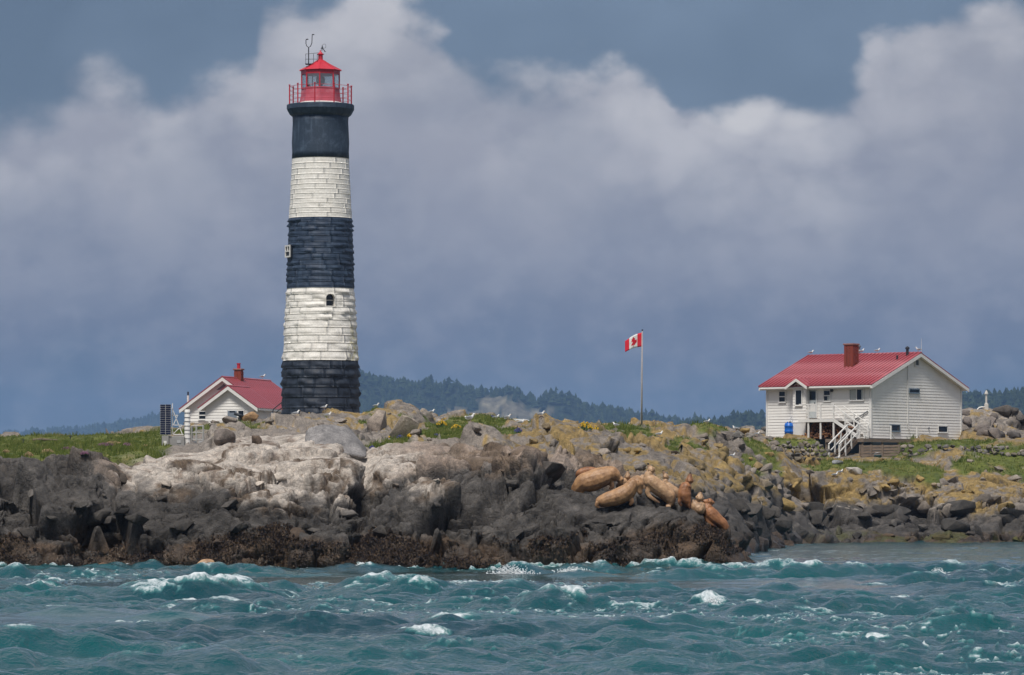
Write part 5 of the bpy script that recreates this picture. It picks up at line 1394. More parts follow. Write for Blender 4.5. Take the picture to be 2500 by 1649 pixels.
    for y, h in ((-2.0, .35), (1.2, .95), (4.4, .9)):
        y = min(y, dy1 - .1)
        MB().box((.83, y - .04, deck_z), (.91, y + .04, deck_z + h)).build("rail_post", M_TRIM, dk)
        MB().bar((.87, y + .05, deck_z + h * .45), (.87, y + .45, deck_z + .03), .06).build("brace", M_TRIM, dk)
    # plank screen under the deck
    sc = empty("plank_screen", (H.X0, H.D, H.zb), -phi, label="weathered plank screen standing under the deck edge", cat="fence")
    def spt(zx, zy, y): x, z = H.front(*q(zx, zy), y); return x, z
    yv = -2.9
    xa, za = spt(1125, 1270, yv); xm, zm = spt(1240, 1200, yv); xb, zb_ = spt(1535, 1240, yv)
    zt = spt(1300, 1115, yv)[1]
    for i in range(6):
        z1 = zt - i * .20
        MB().box((xa if i != 3 else xa - .05, yv - .02, z1 - .165), (xb if i < 5 else xm + .4, yv + .015, z1)).build("plank", M_PLANK, sc)
    for zx in (1130, 1245, 1360, 1530):
        x = spt(zx, 1200, yv)[0]
        MB().box((x - .05, yv - .10, zt - 1.6), (x + .05, yv - .022, zt + .05)).build("post", M_PLANK, sc)
    # small things around the house
    bx, bz = H.front(*q(400, 1066), -.55)
    br = empty("blue_barrel", H_world(H, bx, -.55, bz + .28), label="bright blue plastic barrel beside the firewood store", cat="barrel")
    M_BLUE = mat_plain("blue_plastic", (.005, .12, .50), .4, .1)
    MB().lathe([(.26, 0), (.30, .03), (.31, .3), (.33, .33), (.33, .37), (.31, .40), (.31, .68), (.33, .71), (.33, .75), (.31, .78), (.29, .92), (.22, .97), (.2, .97)], 28).build("barrel_body", M_BLUE, br, smooth=True)
    MB().lathe([(.045, .96), (.045, 1.04), (.03, 1.05)], 12, c=(-.1, -.05)).build("bung", M_BLUE, br)
    MB().lathe([(.06, .96), (.06, 1.06), (.03, 1.07)], 12, c=(.08, -.05)).build("bung", M_BLACKMETAL, br)
    MB().tube([(.08, -.05, 1.05), (.12, .1, 1.25), (.25, .35, 1.38)], .02, 6).build("hose", M_GREYMETAL, br)
    ux_, uz_ = H.front(*q(1305, 1272), -3.2)
    bk = empty("blue_bucket", H_world(H, ux_, -3.2, uz_), label="dull blue bucket at the foot of the plank screen", cat="bucket")
    M_TEAL = mat_plain("faded_blue_plastic", (.06, .16, .22), .5, .2)
    MB().lathe([(.20, 0), (.26, .36), (.275, .36), (.275, .39), (.245, .39), (.19, .03)], 20).build("bucket_body", M_TEAL, bk, smooth=True)
    MB().tube([(.26 * math.cos(t), -.05, .36 + .2 * math.sin(t)) for t in np.linspace(0, math.pi, 9)], .012, 6).build("bucket_handle", M_GREYMETAL, bk)
    # firewood
    rr = random.Random(9); mb = MB()
    for i in range(330):
        x = lx0 + .1 + rr.random() * (lx1 + 1.2 - lx0 - .2); top = 1.15 if lx0 + .45 < x < lx1 - .2 else .75
        z = .02 + rr.random() * top * min(1, max(.25, (x - lx0) / .9)); y = -.10 - rr.random() * .55 - .55 * (1 - z / 1.2)
        a = rr.random() * 3.14; d = Vector((math.cos(a) * .12, -.18 * rr.random(), math.sin(a) * .05))
        if rr.random() < .6: d = Vector((rr.uniform(-.05, .05), -.2, rr.uniform(-.05, .05)))
        c = Vector((x, y, z)); mb.tube([c - d, c + d], .035 + .045 * rr.random(), 5)
    fw_m = mat_plain("split_firewood", (.26, .125, .06), .85, .55, 5.0, .3, 30, stain=(.10, .05, .03), stain_amt=.8)
    o = mb.build("firewood", fw_m, None, kind="stuff", label="heap of split firewood stored under the landing", cat="firewood")
    o.location = (H.X0, H.D, H.zb); o.rotation_euler = (0, 0, -phi)
    return H


def H_world(H, x, y, z):
    return (H.X0 + x * H.c + y * H.s, H.D - x * H.s + y * H.c, H.zb + z)


HOUSE = build_big_house()


def build_small_house():
    al = rad(17); D = 312.0; zb = 7.5
    H = House(547.0, D, zb, al)
    root = empty("cottage", (H.X0, D, zb), -al, label="small white clapboard cottage with red roof beside the lighthouse", cat="house")
    Wd, L = 2.8, 9.0; SL = .70; ZR = 11.40 - zb; OV = .40; OG = .35; TH = .16
    zr = lambda x: ZR - SL * abs(x)
    zw = zr(Wd) - TH - .02
    FX, FN = (1, 0, 0), (0, -1, 0)
    wall = MB().prism([(-Wd, 0, -.6), (Wd, 0, -.6), (Wd, 0, zw), (0, 0, zr(0) - TH - .02), (-Wd, 0, zw)], (0, L, 0)).build("wall", M_SIDING, root)
    g = lambda z: 0 if z < zw else (z - zw) / SL
    lap_boards(wall, (-Wd, 0, 0), FX, FN, g, lambda z: 2 * Wd - g(z), .0, zr(0) - TH - .05, .20)
    lap_boards(wall, (Wd, 0, 0), (0, 1, 0), (1, 0, 0), lambda z: 0, lambda z: L, .0, zw - .02, .20)
    # attic vent triangle
    zt = zr(0) - TH - .32
    MB().prism([(-.55, -.03, zt - .42), (.55, -.03, zt - .42), (0, -.03, zt - .02)], (0, -.045, 0)).build("attic_louvre", mat_plain("louvre_grey", (.22, .18, .20), .7, .15), root)
    # porch wing
    pc, pw, pd = 1.02, 1.80, 1.6
    PZ = 10.72 - zb; pz = lambda x: PZ - SL * abs(x - pc); pzw = pz(pc + pw) - TH - .02
    wing = MB().prism([(pc - pw, -pd, -.6), (pc + pw, -pd, -.6), (pc + pw, -pd, pzw), (pc, -pd, PZ - TH - .02), (pc - pw, -pd, pzw)], (0, pd + .3, 0)).build("porch_wing", M_SIDING, root)
    pg = lambda z: 0 if z < pzw else (z - pzw) / SL
    lap_boards(wing, (pc - pw, -pd, 0), FX, FN, pg, lambda z: 2 * pw - pg(z), .0, PZ - TH - .05, .20)
    lap_boards(wing, (pc + pw, -pd, 0), (0, 1, 0), (1, 0, 0), lambda z: 0, lambda z: pd, .0, pzw - .02, .20)
    # roofs (local frames with x along the ridge so that the panels can be shared)
    def gable_roof(cx, half, zap, y0, y1, n):
        r = MB()
        z_ = lambda x: zap - SL * abs(x - cx)
        for s in (-1, 1):
            a, b = cx, cx + s * (half + OV)
            r.prism([(a, y0, z_(a) - TH), (b, y0, z_(b) - TH), (b, y0, z_(b) - .02), (a, y0, z_(a) - .02)], (0, y1 - y0, 0))
        o = r.build("roof", M_TRIM, root)
        w = (y1 - y0 + .06) / n
        for s in (-1, 1):
            d = Vector((-s * (half + OV + .04), 0, SL * (half + OV + .04))); Ld = d.length; d.normalize(); nv = Vector((0, 1, 0)).cross(d); nv = nv if nv.z > 0 else -nv
            mb = MB(); a = Vector((0, 0, 0)); yv = Vector((0, w - .004, 0))
            mb.prism([a, a + yv, a + yv + d * Ld, a + d * Ld], nv * .04)
            yr = Vector((0, .04, 0)); a2 = nv * .041
            mb.prism([a2, a2 + yr, a2 + yr + d * Ld, a2 + d * Ld], nv * .022)
            me = mb.mesh("roof_panel")
            for i in range(n): link("roof_panel", me, M_ROOF, o, loc=(cx + s * (half + OV + .04), y0 - .03 + i * w, z_(cx + half + OV + .04)))
            a, b = cx, cx + s * (half + OV)
            MB().prism([(a, y0 - .045, z_(a) - .28), (b, y0 - .045, z_(b) - .28), (b, y0 - .045, z_(b) - .04), (a, y0 - .045, z_(a) - .04)], (0, .043, 0)).build("rake_board", M_TRIM, o)
            MB().box((b - .02 if s > 0 else b - .09, y0 + .1, z_(b) - .17), (b + .09 if s > 0 else b + .02, y1 - .1, z_(b) - .05)).build("gutter", M_TRIM, o)
        MB().prism([(cx - .12, y0 - .04, zap + .01), (cx, y0 - .04, zap + .08), (cx + .12, y0 - .04, zap + .01)], (0, y1 - y0 + .08, 0)).build("ridge_cap", M_ROOF, o)
        return o
    roof = gable_roof(0, Wd, ZR, -OG, L + OG, 20)
    gable_roof(pc, pw, PZ, -pd - OG, 2.2, 8)
    chimney(roof, .12, 2.6, .52, .52, zr(.6) - .1, ZR + .55, course=.09)
    MB().lathe([(.13, ZR + .66), (.12, ZR + .98), (.15, ZR + .99), (.15, ZR + 1.05), (.10, ZR + 1.05)], 12, c=(.12, 2.6)).build("chimney_pot", M_RED, roof)
    # white flue pipe on the far side of the roof
    MB().tube([(-1.5, 6, 1.4), (-1.5, 6, ZR + .1)], .09, 10).build("flue_pipe", M_TRIM, root) if False else None
    fpx, fpz = H.front(459, 978, 3.0)
    MB().lathe([(.075, fpz - 1.0), (.075, H.front(459, 966, 3.0)[1])], 10, c=(fpx, 3.0)).build("flue_pipe", M_TRIM, root)
    MB().lathe([(.06, H.front(459, 966, 3.0)[1]), (.06, H.front(459, 957, 3.0)[1])], 10, c=(fpx, 3.0)).build("flue_cap", M_BLACKMETAL, root)
    q = lambda zx, zy: (370 + zx / 6.271, 880 + zy / 6.271)
    def rect(a, b, c, d, y):
        x0, z1 = H.front(*q(a, c), y); x1, z0 = H.front(*q(b, d), y); return x0, x1, z0, z1
    x0, x1, z0, z1 = rect(736, 834, 787, 898, 0); window(root, (0, 0, 0), FX, FN, x0, x1, z0, z1, frame=.06)
    x0, x1, z0, z1 = rect(1334, 1416, 775, 850, -pd); window(root, (0, -pd, 0), FX, FN, x0, x1, z0, z1, split="", frame=.06)
    x0, x1, z0, z1 = rect(1172, 1312, 772, 975, -pd)
    door = MB().box((x0, -pd - .09, z0), (x1, -pd - .036, z1)).build("door", M_GREYDOOR, root)
    MB().box((x0 + .14, -pd - .103, z0 + .9), (x1 - .14, -pd - .092, z1 - .12)).build("pane", M_PANE, door)
    for a in (x0 - .06, x1): MB().box((a, -pd - .10, z0), (a + .06, -pd - .034, z1 + .06)).build("door_casing", M_TRIM, root)
    return H


COTTAGE = build_small_house()
# ================================================================ finding ground under a photo pixel
_PYS = Y0 - (T_P[..., 2] - EYE) / T_P[..., 1] * F
_PXS = 1250 + T_P[..., 0] / T_P[..., 1] * F


def pick(px, py):
    """world point of the nearest terrain surface seen at the photo pixel (skyline point if above it)"""
    j = int(np.clip(np.searchsorted(T_COLS, px), 1, len(T_COLS) - 1))
    col = np.minimum.accumulate(np.minimum(_PYS[:, j], 2000))
    hit = np.nonzero(col <= py)[0]
    i = int(hit[0]) if len(hit) else int(np.argmin(_PYS[:, j]))
    return Vector(T_P[i, j])


def tint_at(p):
    px = np.array([1250 + p.x / p.y * F], np.float32); d = np.array([p.y], np.float32)
    c = rock_colour(px, d, np.array([p.x], np.float32), d, np.array([p.z], np.float32))[0]
    return (float(c[0]), float(c[1]), float(c[2]), 1.0)


# ================================================================ loose rocks
def mat_boulder():
    m, b, pb = new_mat("boulder_rock")
    oi = b.n.new("ShaderNodeObjectInfo"); geo = b.n.new("ShaderNodeNewGeometry"); pos = geo.outputs["Position"]
    n1 = b.noise(pos, 2.2, 6, .68); n2 = b.noise(pos, 14.0, 5, .7)
    c = b.mix(1.0, oi.outputs["Color"], b.ramp(n1, [(.3, (.6, .6, .6)), (.7, (1.5, 1.47, 1.42))]), "MULTIPLY")
    c = b.mix(1.0, c, b.ramp(n2, [(.3, (.65, .65, .65)), (.7, (1.35, 1.35, 1.33))]), "MULTIPLY")
    b.l.new(c, pb.inputs["Base Color"]); pb.inputs["Roughness"].default_value = .82; pb.inputs["Specular IOR Level"].default_value = .25
    bp = b.n.new("ShaderNodeBump"); bp.inputs["Strength"].default_value = .7; bp.inputs["Distance"].default_value = .05
    b.l.new(b.noise(pos, 8.0, 7, .66), bp.inputs["Height"]); b.l.new(bp.outputs[0], pb.inputs["Normal"])
    return m


M_BOULDER = mat_boulder()


def rock_mesh(seed, npts=16, bev=.05, boxy=.5):
    """angular fractured block: convex hull of scattered points, edges worn back"""
    r = np.random.default_rng(seed)
    q = r.normal(size=(npts, 3)); q /= np.linalg.norm(q, axis=1, keepdims=True)
    q = q * (1 - boxy) + boxy * q / np.abs(q).max(axis=1, keepdims=True) * .85
    bm = bmesh.new()
    for c in q: bm.verts.new(c)
    bmesh.ops.convex_hull(bm, input=bm.verts[:])
    bmesh.ops.dissolve_limit(bm, angle_limit=rad(9), verts=bm.verts[:], edges=bm.edges[:])
    bmesh.ops.bevel(bm, geom=bm.edges[:], offset=bev, segments=1, affect="EDGES", clamp_overlap=True)
    bmesh.ops.recalc_face_normals(bm, faces=bm.faces)
    for f in bm.faces: f.smooth = True
    me = bpy.data.meshes.new("rock"); bm.to_mesh(me); bm.free()
    me.set_sharp_from_angle(angle=rad(38)); me.materials.append(M_BOULDER)
    return me


ROCKS = [rock_mesh(900 + i, 11 + i % 5) for i in range(12)]
BIGROCKS = [rock_mesh(950 + i, 20 + i % 6, .06, .6) for i in range(6)]


def place_rock(p, sx, sy, sz, parent, me=None, col=None, rot=None, rr=random, sink=.35, name="rock"):
    me = me or rr.choice(ROCKS)
    o = bpy.data.objects.new(name, me); COL.objects.link(o)
    if parent: o.parent = parent
    o.location = (p.x, p.y, p.z + sz * (1 - 2 * sink) * .5); o.scale = (sx, sy, sz)
    o.rotation_euler = rot or (rr.uniform(-.35, .35), rr.uniform(-.35, .35), rr.uniform(0, 6.28))
    k = rr.uniform(.8, 1.2); c = col or tint_at(p)
    o.color = (c[0] * k, c[1] * k, c[2] * k, 1)
    return o


rk = random.Random(21)
# dark wedges and boulders of the far shore (right), lichen blocks above them
for i in range(55):
    px, py = rk.uniform(1790, 2560), rk.uniform(1235, 1322); p = pick(px, py); s = rk.uniform(.18, .62) * (1.3 if py < 1285 else .8)
    place_rock(p, s * rk.uniform(1, 1.7), s * rk.uniform(.8, 1.2), s * rk.uniform(.55, .95), island, rr=rk)
for px, py, s in ((1990, 1262, .9), (2180, 1262, .9), (2325, 1290, .7), (2450, 1280, .8), (1900, 1290, .8), (2340, 1250, .8)):
    place_rock(pick(px, py), s * 1.5, s * .9, s * .8, island, rk.choice(BIGROCKS), rot=(rk.uniform(-.3, .3), rk.uniform(-.5, .1), rk.uniform(-.6, .6)), rr=rk, col=(.05, .047, .045, 1))
for i in range(36):
    px, py = rk.uniform(1800, 2560), rk.uniform(1120, 1230); p = pick(px, py); s = rk.uniform(.14, .5)
    place_rock(p, s * rk.uniform(1, 1.6), s, s * rk.uniform(.5, .9), island, rr=rk)
# lichen slope and skyline rubble
for i in range(40):
    px, py = rk.uniform(1230, 1900), rk.uniform(1050, 1190); p = pick(px, py); s = rk.uniform(.10, .42) * (p.y / 260)
    place_rock(p, s * rk.uniform(1, 1.8), s, s * rk.uniform(.45, .8), island, rr=rk)
for i in range(26):
    px, py = rk.uniform(1780, 1885), rk.uniform(1046, 1078); p = pick(px, py); s = rk.uniform(.12, .32)
    place_rock(p, s * 1.3, s, s * .8, island, rr=rk, col=(.16, .15, .14, 1))
for i in range(16):
    px, py = rk.uniform(2350, 2500), rk.uniform(1002, 1072); p = pick(px, py); s = rk.uniform(.25, .6)
    place_rock(p, s * rk.uniform(1.1, 1.7), s, s * rk.uniform(.7, 1.1), island, rk.choice(BIGROCKS), rr=rk, col=(.15, .13, .12, 1) if px < 2430 else (.075, .068, .065, 1))
# broken blocks on the near dark shore
for i in range(34):
    px = rk.uniform(-60, 1300); py = rk.uniform(1160, 1330); p = pick(px, py); s = rk.uniform(.10, .36)
    place_rock(p, s * rk.uniform(1, 1.7), s * rk.uniform(.8, 1.2), s * rk.uniform(.5, .85), island, rr=rk)
for i in range(14):
    px = rk.uniform(430, 1230); py = rk.uniform(1010, 1085); p = pick(px, py); s = rk.uniform(.1, .35)
    place_rock(p, s * rk.uniform(1, 1.7), s, s * rk.uniform(.5, .85), island, rr=rk)

# mussels and weed crusting the tide zone of the near rock
def build_mussels():
    r = np.random.default_rng(88); T = T_P
    i1 = int(np.searchsorted(T_ROWS, 153.5))
    z = T[:i1, :, 2]; n1 = fbm(T[:i1, :, 0] * .9, T[:i1, :, 2] * 1.6, o=3, seed=55)
    w = ((z > -.05) & (z < 1.0 + .6 * n1 + .7 * fbm(T[:i1, :, 0] * .16, T[:i1, :, 1] * .1, o=2, seed=78))).astype(float) * sstep(n1, -.35, .1)
    w = w.ravel() / w.sum(); ids = r.choice(w.size, 52000, p=w); c = T[:i1].reshape(-1, 3)[ids] + r.normal(size=(52000, 3)) * (.03, .03, .012)
    n = len(c); s = .018 + .035 * r.random(n) ** 2
    V = []
    a0 = r.random(n) * 6.28; lean = r.normal(size=(n, 2)) * .6
    for k in range(3):
        a = a0 + k * 2.094; V.append(c + np.stack([np.cos(a) * s, np.sin(a) * s, -.012 + 0 * s], -1))
    V.append(c + np.stack([lean[:, 0] * s, -np.abs(lean[:, 1]) * s - s * .4, s * 1.3], -1))
    V = np.stack(V, 1).reshape(-1, 3); b = np.arange(n)[:, None] * 4
    Fc = np.concatenate([b + [0, 1, 3], b + [1, 2, 3], b + [2, 0, 3]])
    me = np_mesh("mussel_bed", V, Fc, smooth=False)
    set_attr(me, "shade", np.repeat(r.random(n) * .6 + .4 * (fbm(c[:, 0] * 1.2, c[:, 2] * 2, o=2, seed=56) * .5 + .5), 4))
    m, b_, pb = new_mat("mussel_shell"); at = b_.n.new("ShaderNodeAttribute"); at.attribute_name = "shade"
    b_.l.new(b_.ramp(at.outputs["Fac"], [(.1, (.014, .013, .018)), (.4, (.035, .027, .026)), (.65, (.085, .055, .035)), (.85, (.16, .115, .075)), (1, (.28, .23, .17))]), pb.inputs["Base Color"])
    pb.inputs["Roughness"].default_value = .55
    link("mussel_bed", me, m, label="crust of mussels and barnacles on the tide zone", kind="stuff", cat="mussels")


build_mussels()


# named boulders
def boulder(px, py, w, h, dd, label, col, seed, D=None, rot=(0, 0, 0), depth=None):
    """boulder whose outline spans about w x h photo pixels, centred at px, py"""
    p = pick(px, py + h * .35) if D is None else P(px, py, D)
    k = p.y / F; me = BIGROCKS[seed % len(BIGROCKS)]
    c = P(px, py, p.y)
    o = bpy.data.objects.new("boulder", me); COL.objects.link(o)
    o.location = (c.x, p.y + (depth or w * k * .3) * .5, c.z); o.scale = (w * k * .54, depth or w * k * .4, h * k * .56); o.rotation_euler = rot
    o.color = col
    return tag(o, label, "boulder", "boulders lying on the island")


boulder(822, 1085, 165, 95, 0, "big smooth grey boulder on the pale rock crest below the lighthouse", (.19, .185, .19, 1), 0, D=166.5, rot=(.1, .12, .3), depth=1.2)
boulder(548, 1068, 56, 46, 0, "round grey boulder half sunk in turf below the cottage", (.15, .13, .12, 1), 1)
boulder(610, 1020, 46, 26, 0, "ochre slanting boulder beside the black viewing tube", (.27, .17, .09, 1), 2, rot=(0, -.35, .2))
boulder(626, 1075, 28, 26, 0, "small upright brown rock at the turf edge", (.10, .075, .06, 1), 3)
boulder(985, 1050, 70, 70, 0, "pale broken boulder at the east end of the lighthouse outcrop", (.36, .31, .27, 1), 4, rot=(0, .3, .4))
boulder(920, 1030, 60, 60, 0, "grey cracked boulder in the outcrop below the lighthouse", (.26, .22, .19, 1), 5, rot=(.2, -.2, 1.2))
boulder(2045, 1130, 28, 14, 0, "blue grey rounded stone on the lawn below the stairs", (.20, .21, .23, 1), 1)
boulder(2085, 1150, 44, 20, 0, "pale flat stone at the lawn edge", (.33, .31, .29, 1), 3)
boulder(1195, 1148, 130, 70, 0, "brown dome shaped boulder above the dark tide rocks", (.13, .10, .078, 1), 2, D=157.6, rot=(.0, .1, .5), depth=1.1)
boulder(1335, 1165, 90, 80, 0, "black rounded boulder left of the sea lions", (.065, .058, .055, 1), 4, D=155.6, rot=(.1, .15, .9), depth=.9)


# dry stone walls in front of the big house
def stone_wall(label, px0, px1, top, bot, D, seed, nmax, slump=0.0):
    r = random.Random(seed); k = D / F
    root = empty("stone_wall", P((px0 + px1) / 2, bot, D), label=label, cat="stone wall", kind="thing")
    rows = max(3, int((bot - top) * k / .26)); cnt = 0
    for j in range(rows):
        py = bot - (bot - top) * (j + .5) / rows; px = px0 - r.random() * 8
        while px < px1 and cnt < nmax:
            w = r.uniform(.22, .55); wp = w / k
            if r.random() > .10 + slump * j / rows:
                q = P(px + wp / 2, py + r.uniform(-1.5, 1.5), D + r.uniform(-.12, .12) + j * .06) - root.location
                g = r.choice([(.13, .125, .12), (.19, .175, .16), (.10, .095, .09), (.25, .22, .19), (.16, .14, .11)])
                o = bpy.data.objects.new("stone", r.choice(ROCKS)); COL.objects.link(o); o.parent = root
                o.location = q; o.scale = (w * .56, .25, .15 * r.uniform(.85, 1.35)); o.rotation_euler = (r.uniform(-.2, .2), r.uniform(-.2, .2), r.uniform(-.3, .3)); o.color = (*g, 1)
                cnt += 1
            px += wp * r.uniform(.86, 1.05)
    return root


stone_wall("low dry stone wall left of the outside stairs", 1884, 2018, 1094, 1126, 304.2, 31, 110, .2)
stone_wall("upper strip of dry stone wall beneath the blue barrel", 1888, 1995, 1080, 1095, 307.0, 32, 60, .3)
stone_wall("tumbled dry stone bank right of the plank screen", 2205, 2335, 1086, 1114, 305.6, 33, 100, .4)
stone_wall("scattered stone bank along the turf right of the house", 2345, 2500, 1090, 1112, 304.5, 34, 80, .6)


# ================================================================ grass and flowers
def build_grass():
    r = np.random.default_rng(77)
    T = T_P; g = T_G
    ok = np.argwhere(g > .45)
    # even out sampling density over ground area seen: weight by cell size
    D = T[ok[:, 0], ok[:, 1], 1]
    dr = np.gradient(T_ROWS)[ok[:, 0]]; dc = np.gradient(T_COLS)[ok[:, 1]] * D / F
    w = dr * dc; w /= w.sum()
    pick_i = r.choice(len(ok), 30000, p=w)
    c = T[ok[pick_i, 0], ok[pick_i, 1]].copy(); c[:, :2] += r.normal(size=(len(c), 2)) * .06
    n = len(c); V, Fc, Cc = [], [], []
    hh = (.07 + .15 * r.random(n) ** 2) * (1 + .7 * (vnoise(c[:, 0] * .7, c[:, 1] * .3, seed=5) > .25))
    tone = r.random(n) * .5 + .5 * (fbm(c[:, 0] * .6, c[:, 1] * .2, o=3, seed=6) * .5 + .5)
    for b in range(5):
        a = r.random(n) * 6.28; wd = .022 + .02 * r.random(n); ln = hh * (.7 + .5 * r.random(n)); off = r.normal(size=(n, 2)) * .07
        base = c + np.stack([off[:, 0], off[:, 1], np.full(n, -.02)], -1)
        sx = np.stack([np.cos(a) * wd, np.sin(a) * wd * .4, np.zeros(n)], -1)
        tip = base + np.stack([np.cos(a + 1.3) * ln * .5, np.sin(a) * ln * .3, ln], -1)
        V.append(np.stack([base - sx, base + sx, tip], 1).reshape(-1, 3)); Cc.append(np.repeat(tone, 3))
    V = np.concatenate(V); me = np_mesh("grass", V, np.arange(len(V)).reshape(-1, 3), smooth=False)
    set_attr(me, "shade", np.concatenate(Cc))
    m, b, pb = new_mat("turf_grass")
    at = b.n.new("ShaderNodeAttribute"); at.attribute_name = "shade"
    b.l.new(b.ramp(at.outputs["Fac"], [(.15, (.040, .066, .012)), (.5, (.090, .120, .024)), (.78, (.150, .160, .045)), (1, (.30, .25, .12))]), pb.inputs["Base Color"])
    pb.inputs["Roughness"].default_value = .8; pb.inputs["Specular IOR Level"].default_value = .15
    link("grass", me, m, label="short green turf grass on the island", kind="stuff", cat="grass")


build_grass()
M_LEAF = mat_plain("daffodil_leaf", (.05, .11, .03), .6, .3)
M_YELLOW = mat_plain("daffodil_petal", (.75, .50, .02), .6, .2)
M_BLUEBELL = mat_plain("bluebell_petal", (.10, .10, .34), .6, .3)
M_PINK = mat_plain("thrift_flower", (.26, .13, .20), .7, .35)
M_STRAW = mat_plain("dry_grass", (.42, .31, .17), .8, .3)


def clump(name, px, py, w, h, nfl, mfl, label, cat, group, nleaf=60, leaf=M_LEAF, fs=.05, seed=0):
    r = random.Random(seed + int(px)); p = pick(px, py); k = p.y / F; W, Hh = w * k, h * k
    root = empty(name, p - Vector((0, 0, .03)), label=label, cat=cat, group=group)
    lv = MB()
    for i in range(nleaf):
        a = r.random() * 6.28; q = W * .5 * math.sqrt(r.random()); bx, by = q * math.cos(a), q * math.sin(a) * .7; t = r.random() * 6.28; ln = Hh * r.uniform(.6, 1.05) * (1.05 - .6 * (2 * q / W) ** 2)
        e = Vector((math.cos(t) * ln * .3, math.sin(t) * ln * .3, ln)); s = Vector((math.sin(t), -math.cos(t), 0)) * .018
        b0 = Vector((bx, by, 0)); m = b0 + e * .55 + Vector((0, 0, ln * .08))
        lv.add([b0 - s, b0 + s, m + s, m - s, b0 + e], [(0, 1, 2, 3), (3, 2, 4)])
    lv.build("leaves", leaf, root, kind="stuff")
    fl = MB()
    for i in range(nfl):
        a = r.random() * 6.28; q = W * .52 * math.sqrt(r.random()); c = Vector((q * math.cos(a), q * math.sin(a) * .7 - .03, Hh * r.uniform(.55, 1.05) * (1.08 - .75 * (q / (W * .52)) ** 2)))
        # six petals round a short trumpet facing outwards
        f = Vector((math.cos(a) * .4, -1, .25)).normalized(); u = f.cross(Vector((0, 0, 1))).normalized(); v = u.cross(f)
        rim = [c + fs * (1.0 if j % 2 == 0 else .55) * (math.cos(j * math.pi / 6) * u + math.sin(j * math.pi / 6) * v) for j in range(12)]
        fl.add(rim + [c + f * fs * .25], [(j, (j + 1) % 12, 12) for j in range(12)])
        fl.tube([c, c + f * fs * .7], [fs * .3, fs * .4], 6, caps=False)
    fl.build("flowers", mfl, root, kind="stuff")
    return root


for i, (px, py, w, h, lab) in enumerate([(1112, 1050, 26, 12, "yellow daffodils in the turf below the white tent"), (957, 1070, 18, 14, "yellow daffodils beside the pale cracked boulder"), (1075, 1046, 26, 18, "daffodils against the end of the lighthouse outcrop"),
        (1002, 1069, 10, 8, "small daffodil tuft beside a dark green tuft"), (1425, 1051, 36, 20, "large tall daffodil clump on the skyline left of the flagpole"), (1454, 1049, 9, 9, "tiny daffodil tuft right of the tall skyline clump"), (1086, 1026, 14, 5, "daffodils on the skyline under a perched gull")]):
    clump("daffodil_clump", px, py, w, h, int(w * 1.3), M_YELLOW, lab, "flowers", "daffodil clumps on the turf", nleaf=int(w * 3), fs=.062, seed=i)
for i, (px, py, w, h, lab) in enumerate([(973, 1072, 16, 9, "blue flowers right of the low daffodils"), (1062, 1066, 14, 7, "blue flowers at the foot of the pale boulder"), (1200, 1020, 14, 6, "purple flowers on the skyline rocks"), (1265, 1058, 22, 14, "deep blue flowers below the white tent"), (905, 1096, 12, 7, "purple flowers behind the grey boulder")]):
    clump("bluebell_clump", px, py, w, h, int(w * 2.6), M_BLUEBELL, lab, "flowers", "blue flower clumps on the turf", nleaf=int(w * 3), fs=.034, seed=40 + i)
for i, (px, py, w, h, m_, lab) in enumerate([(160, 1104, 44, 12, M_PINK, "purple thrift cushion nearest the dark shore rocks"), (205, 1110, 20, 9, M_PINK, "small purple thrift tuft near the shore rocks"), (255, 1092, 44, 10, M_PINK, "broad purple thrift patch in the middle of the lawn"),
        (308, 1090, 26, 8, M_PINK, "purple thrift patch nearest the solar panel"), (275, 1085, 40, 8, M_STRAW, "straw coloured tuft behind the broad thrift patch"), (112, 1110, 34, 12, M_STRAW, "straw coloured grass tuft left of the thrift cushion"), (68, 1116, 22, 12, M_STRAW, "straw grass tuft at the lawn edge"), (15, 1106, 18, 8, M_STRAW, "pale dry tuft at the west end of the lawn"), (355, 1094, 22, 8, M_STRAW, "dry tuft just below the concrete plinth")]):
    clump("thrift_cushion" if m_ is M_PINK else "dry_grass_tuft", px, py, w, h, int(w * 3.2), m_, lab, "flowers" if m_ is M_PINK else "grass tuft", "thrift and dry tufts on the west lawn", nleaf=int(w * 3), leaf=M_STRAW if m_ is M_STRAW else M_LEAF, fs=.036, seed=70 + i)
clump("leafy_tuft", 1022, 1066, 20, 10, 1, M_LEAF, "dark green leafy tuft at the foot of the pale boulder", "plant", None, nleaf=90, seed=99)
# ================================================================ sea lions
def mat_fur(name, c):
    m, b, pb = new_mat(name)
    tc = b.n.new("ShaderNodeTexCoord"); vec = tc.outputs["Object"]
    n = b.noise(vec, 3.2, 6, .68); n2 = b.noise(vec, 16, 4, .6)
    at = b.n.new("ShaderNodeAttribute"); at.attribute_name = "dark"
    colr = b.ramp(n, [(.34, (c[0] * .50, c[1] * .45, c[2] * .42)), (.50, (c[0] * .92, c[1] * .9, c[2] * .88)), (.68, tuple(min(1, x * 1.25) for x in c))])
    colr = b.mix(1.0, colr, b.ramp(n2, [(.3, (.82, .8, .78)), (.7, (1.12, 1.12, 1.12))]), "MULTIPLY")
    colr = b.mix(at.outputs["Fac"], colr, (c[0] * .22, c[1] * .18, c[2] * .18, 1))
    b.l.new(colr, pb.inputs["Base Color"]); pb.inputs["Roughness"].default_value = .52
    bp = b.n.new("ShaderNodeBump"); bp.inputs["Strength"].default_value = .35; bp.inputs["Distance"].default_value = .03
    b.l.new(b.noise(vec, 9, 5, .6), bp.inputs["Height"]); b.l.new(bp.outputs[0], pb.inputs["Normal"])
    return m


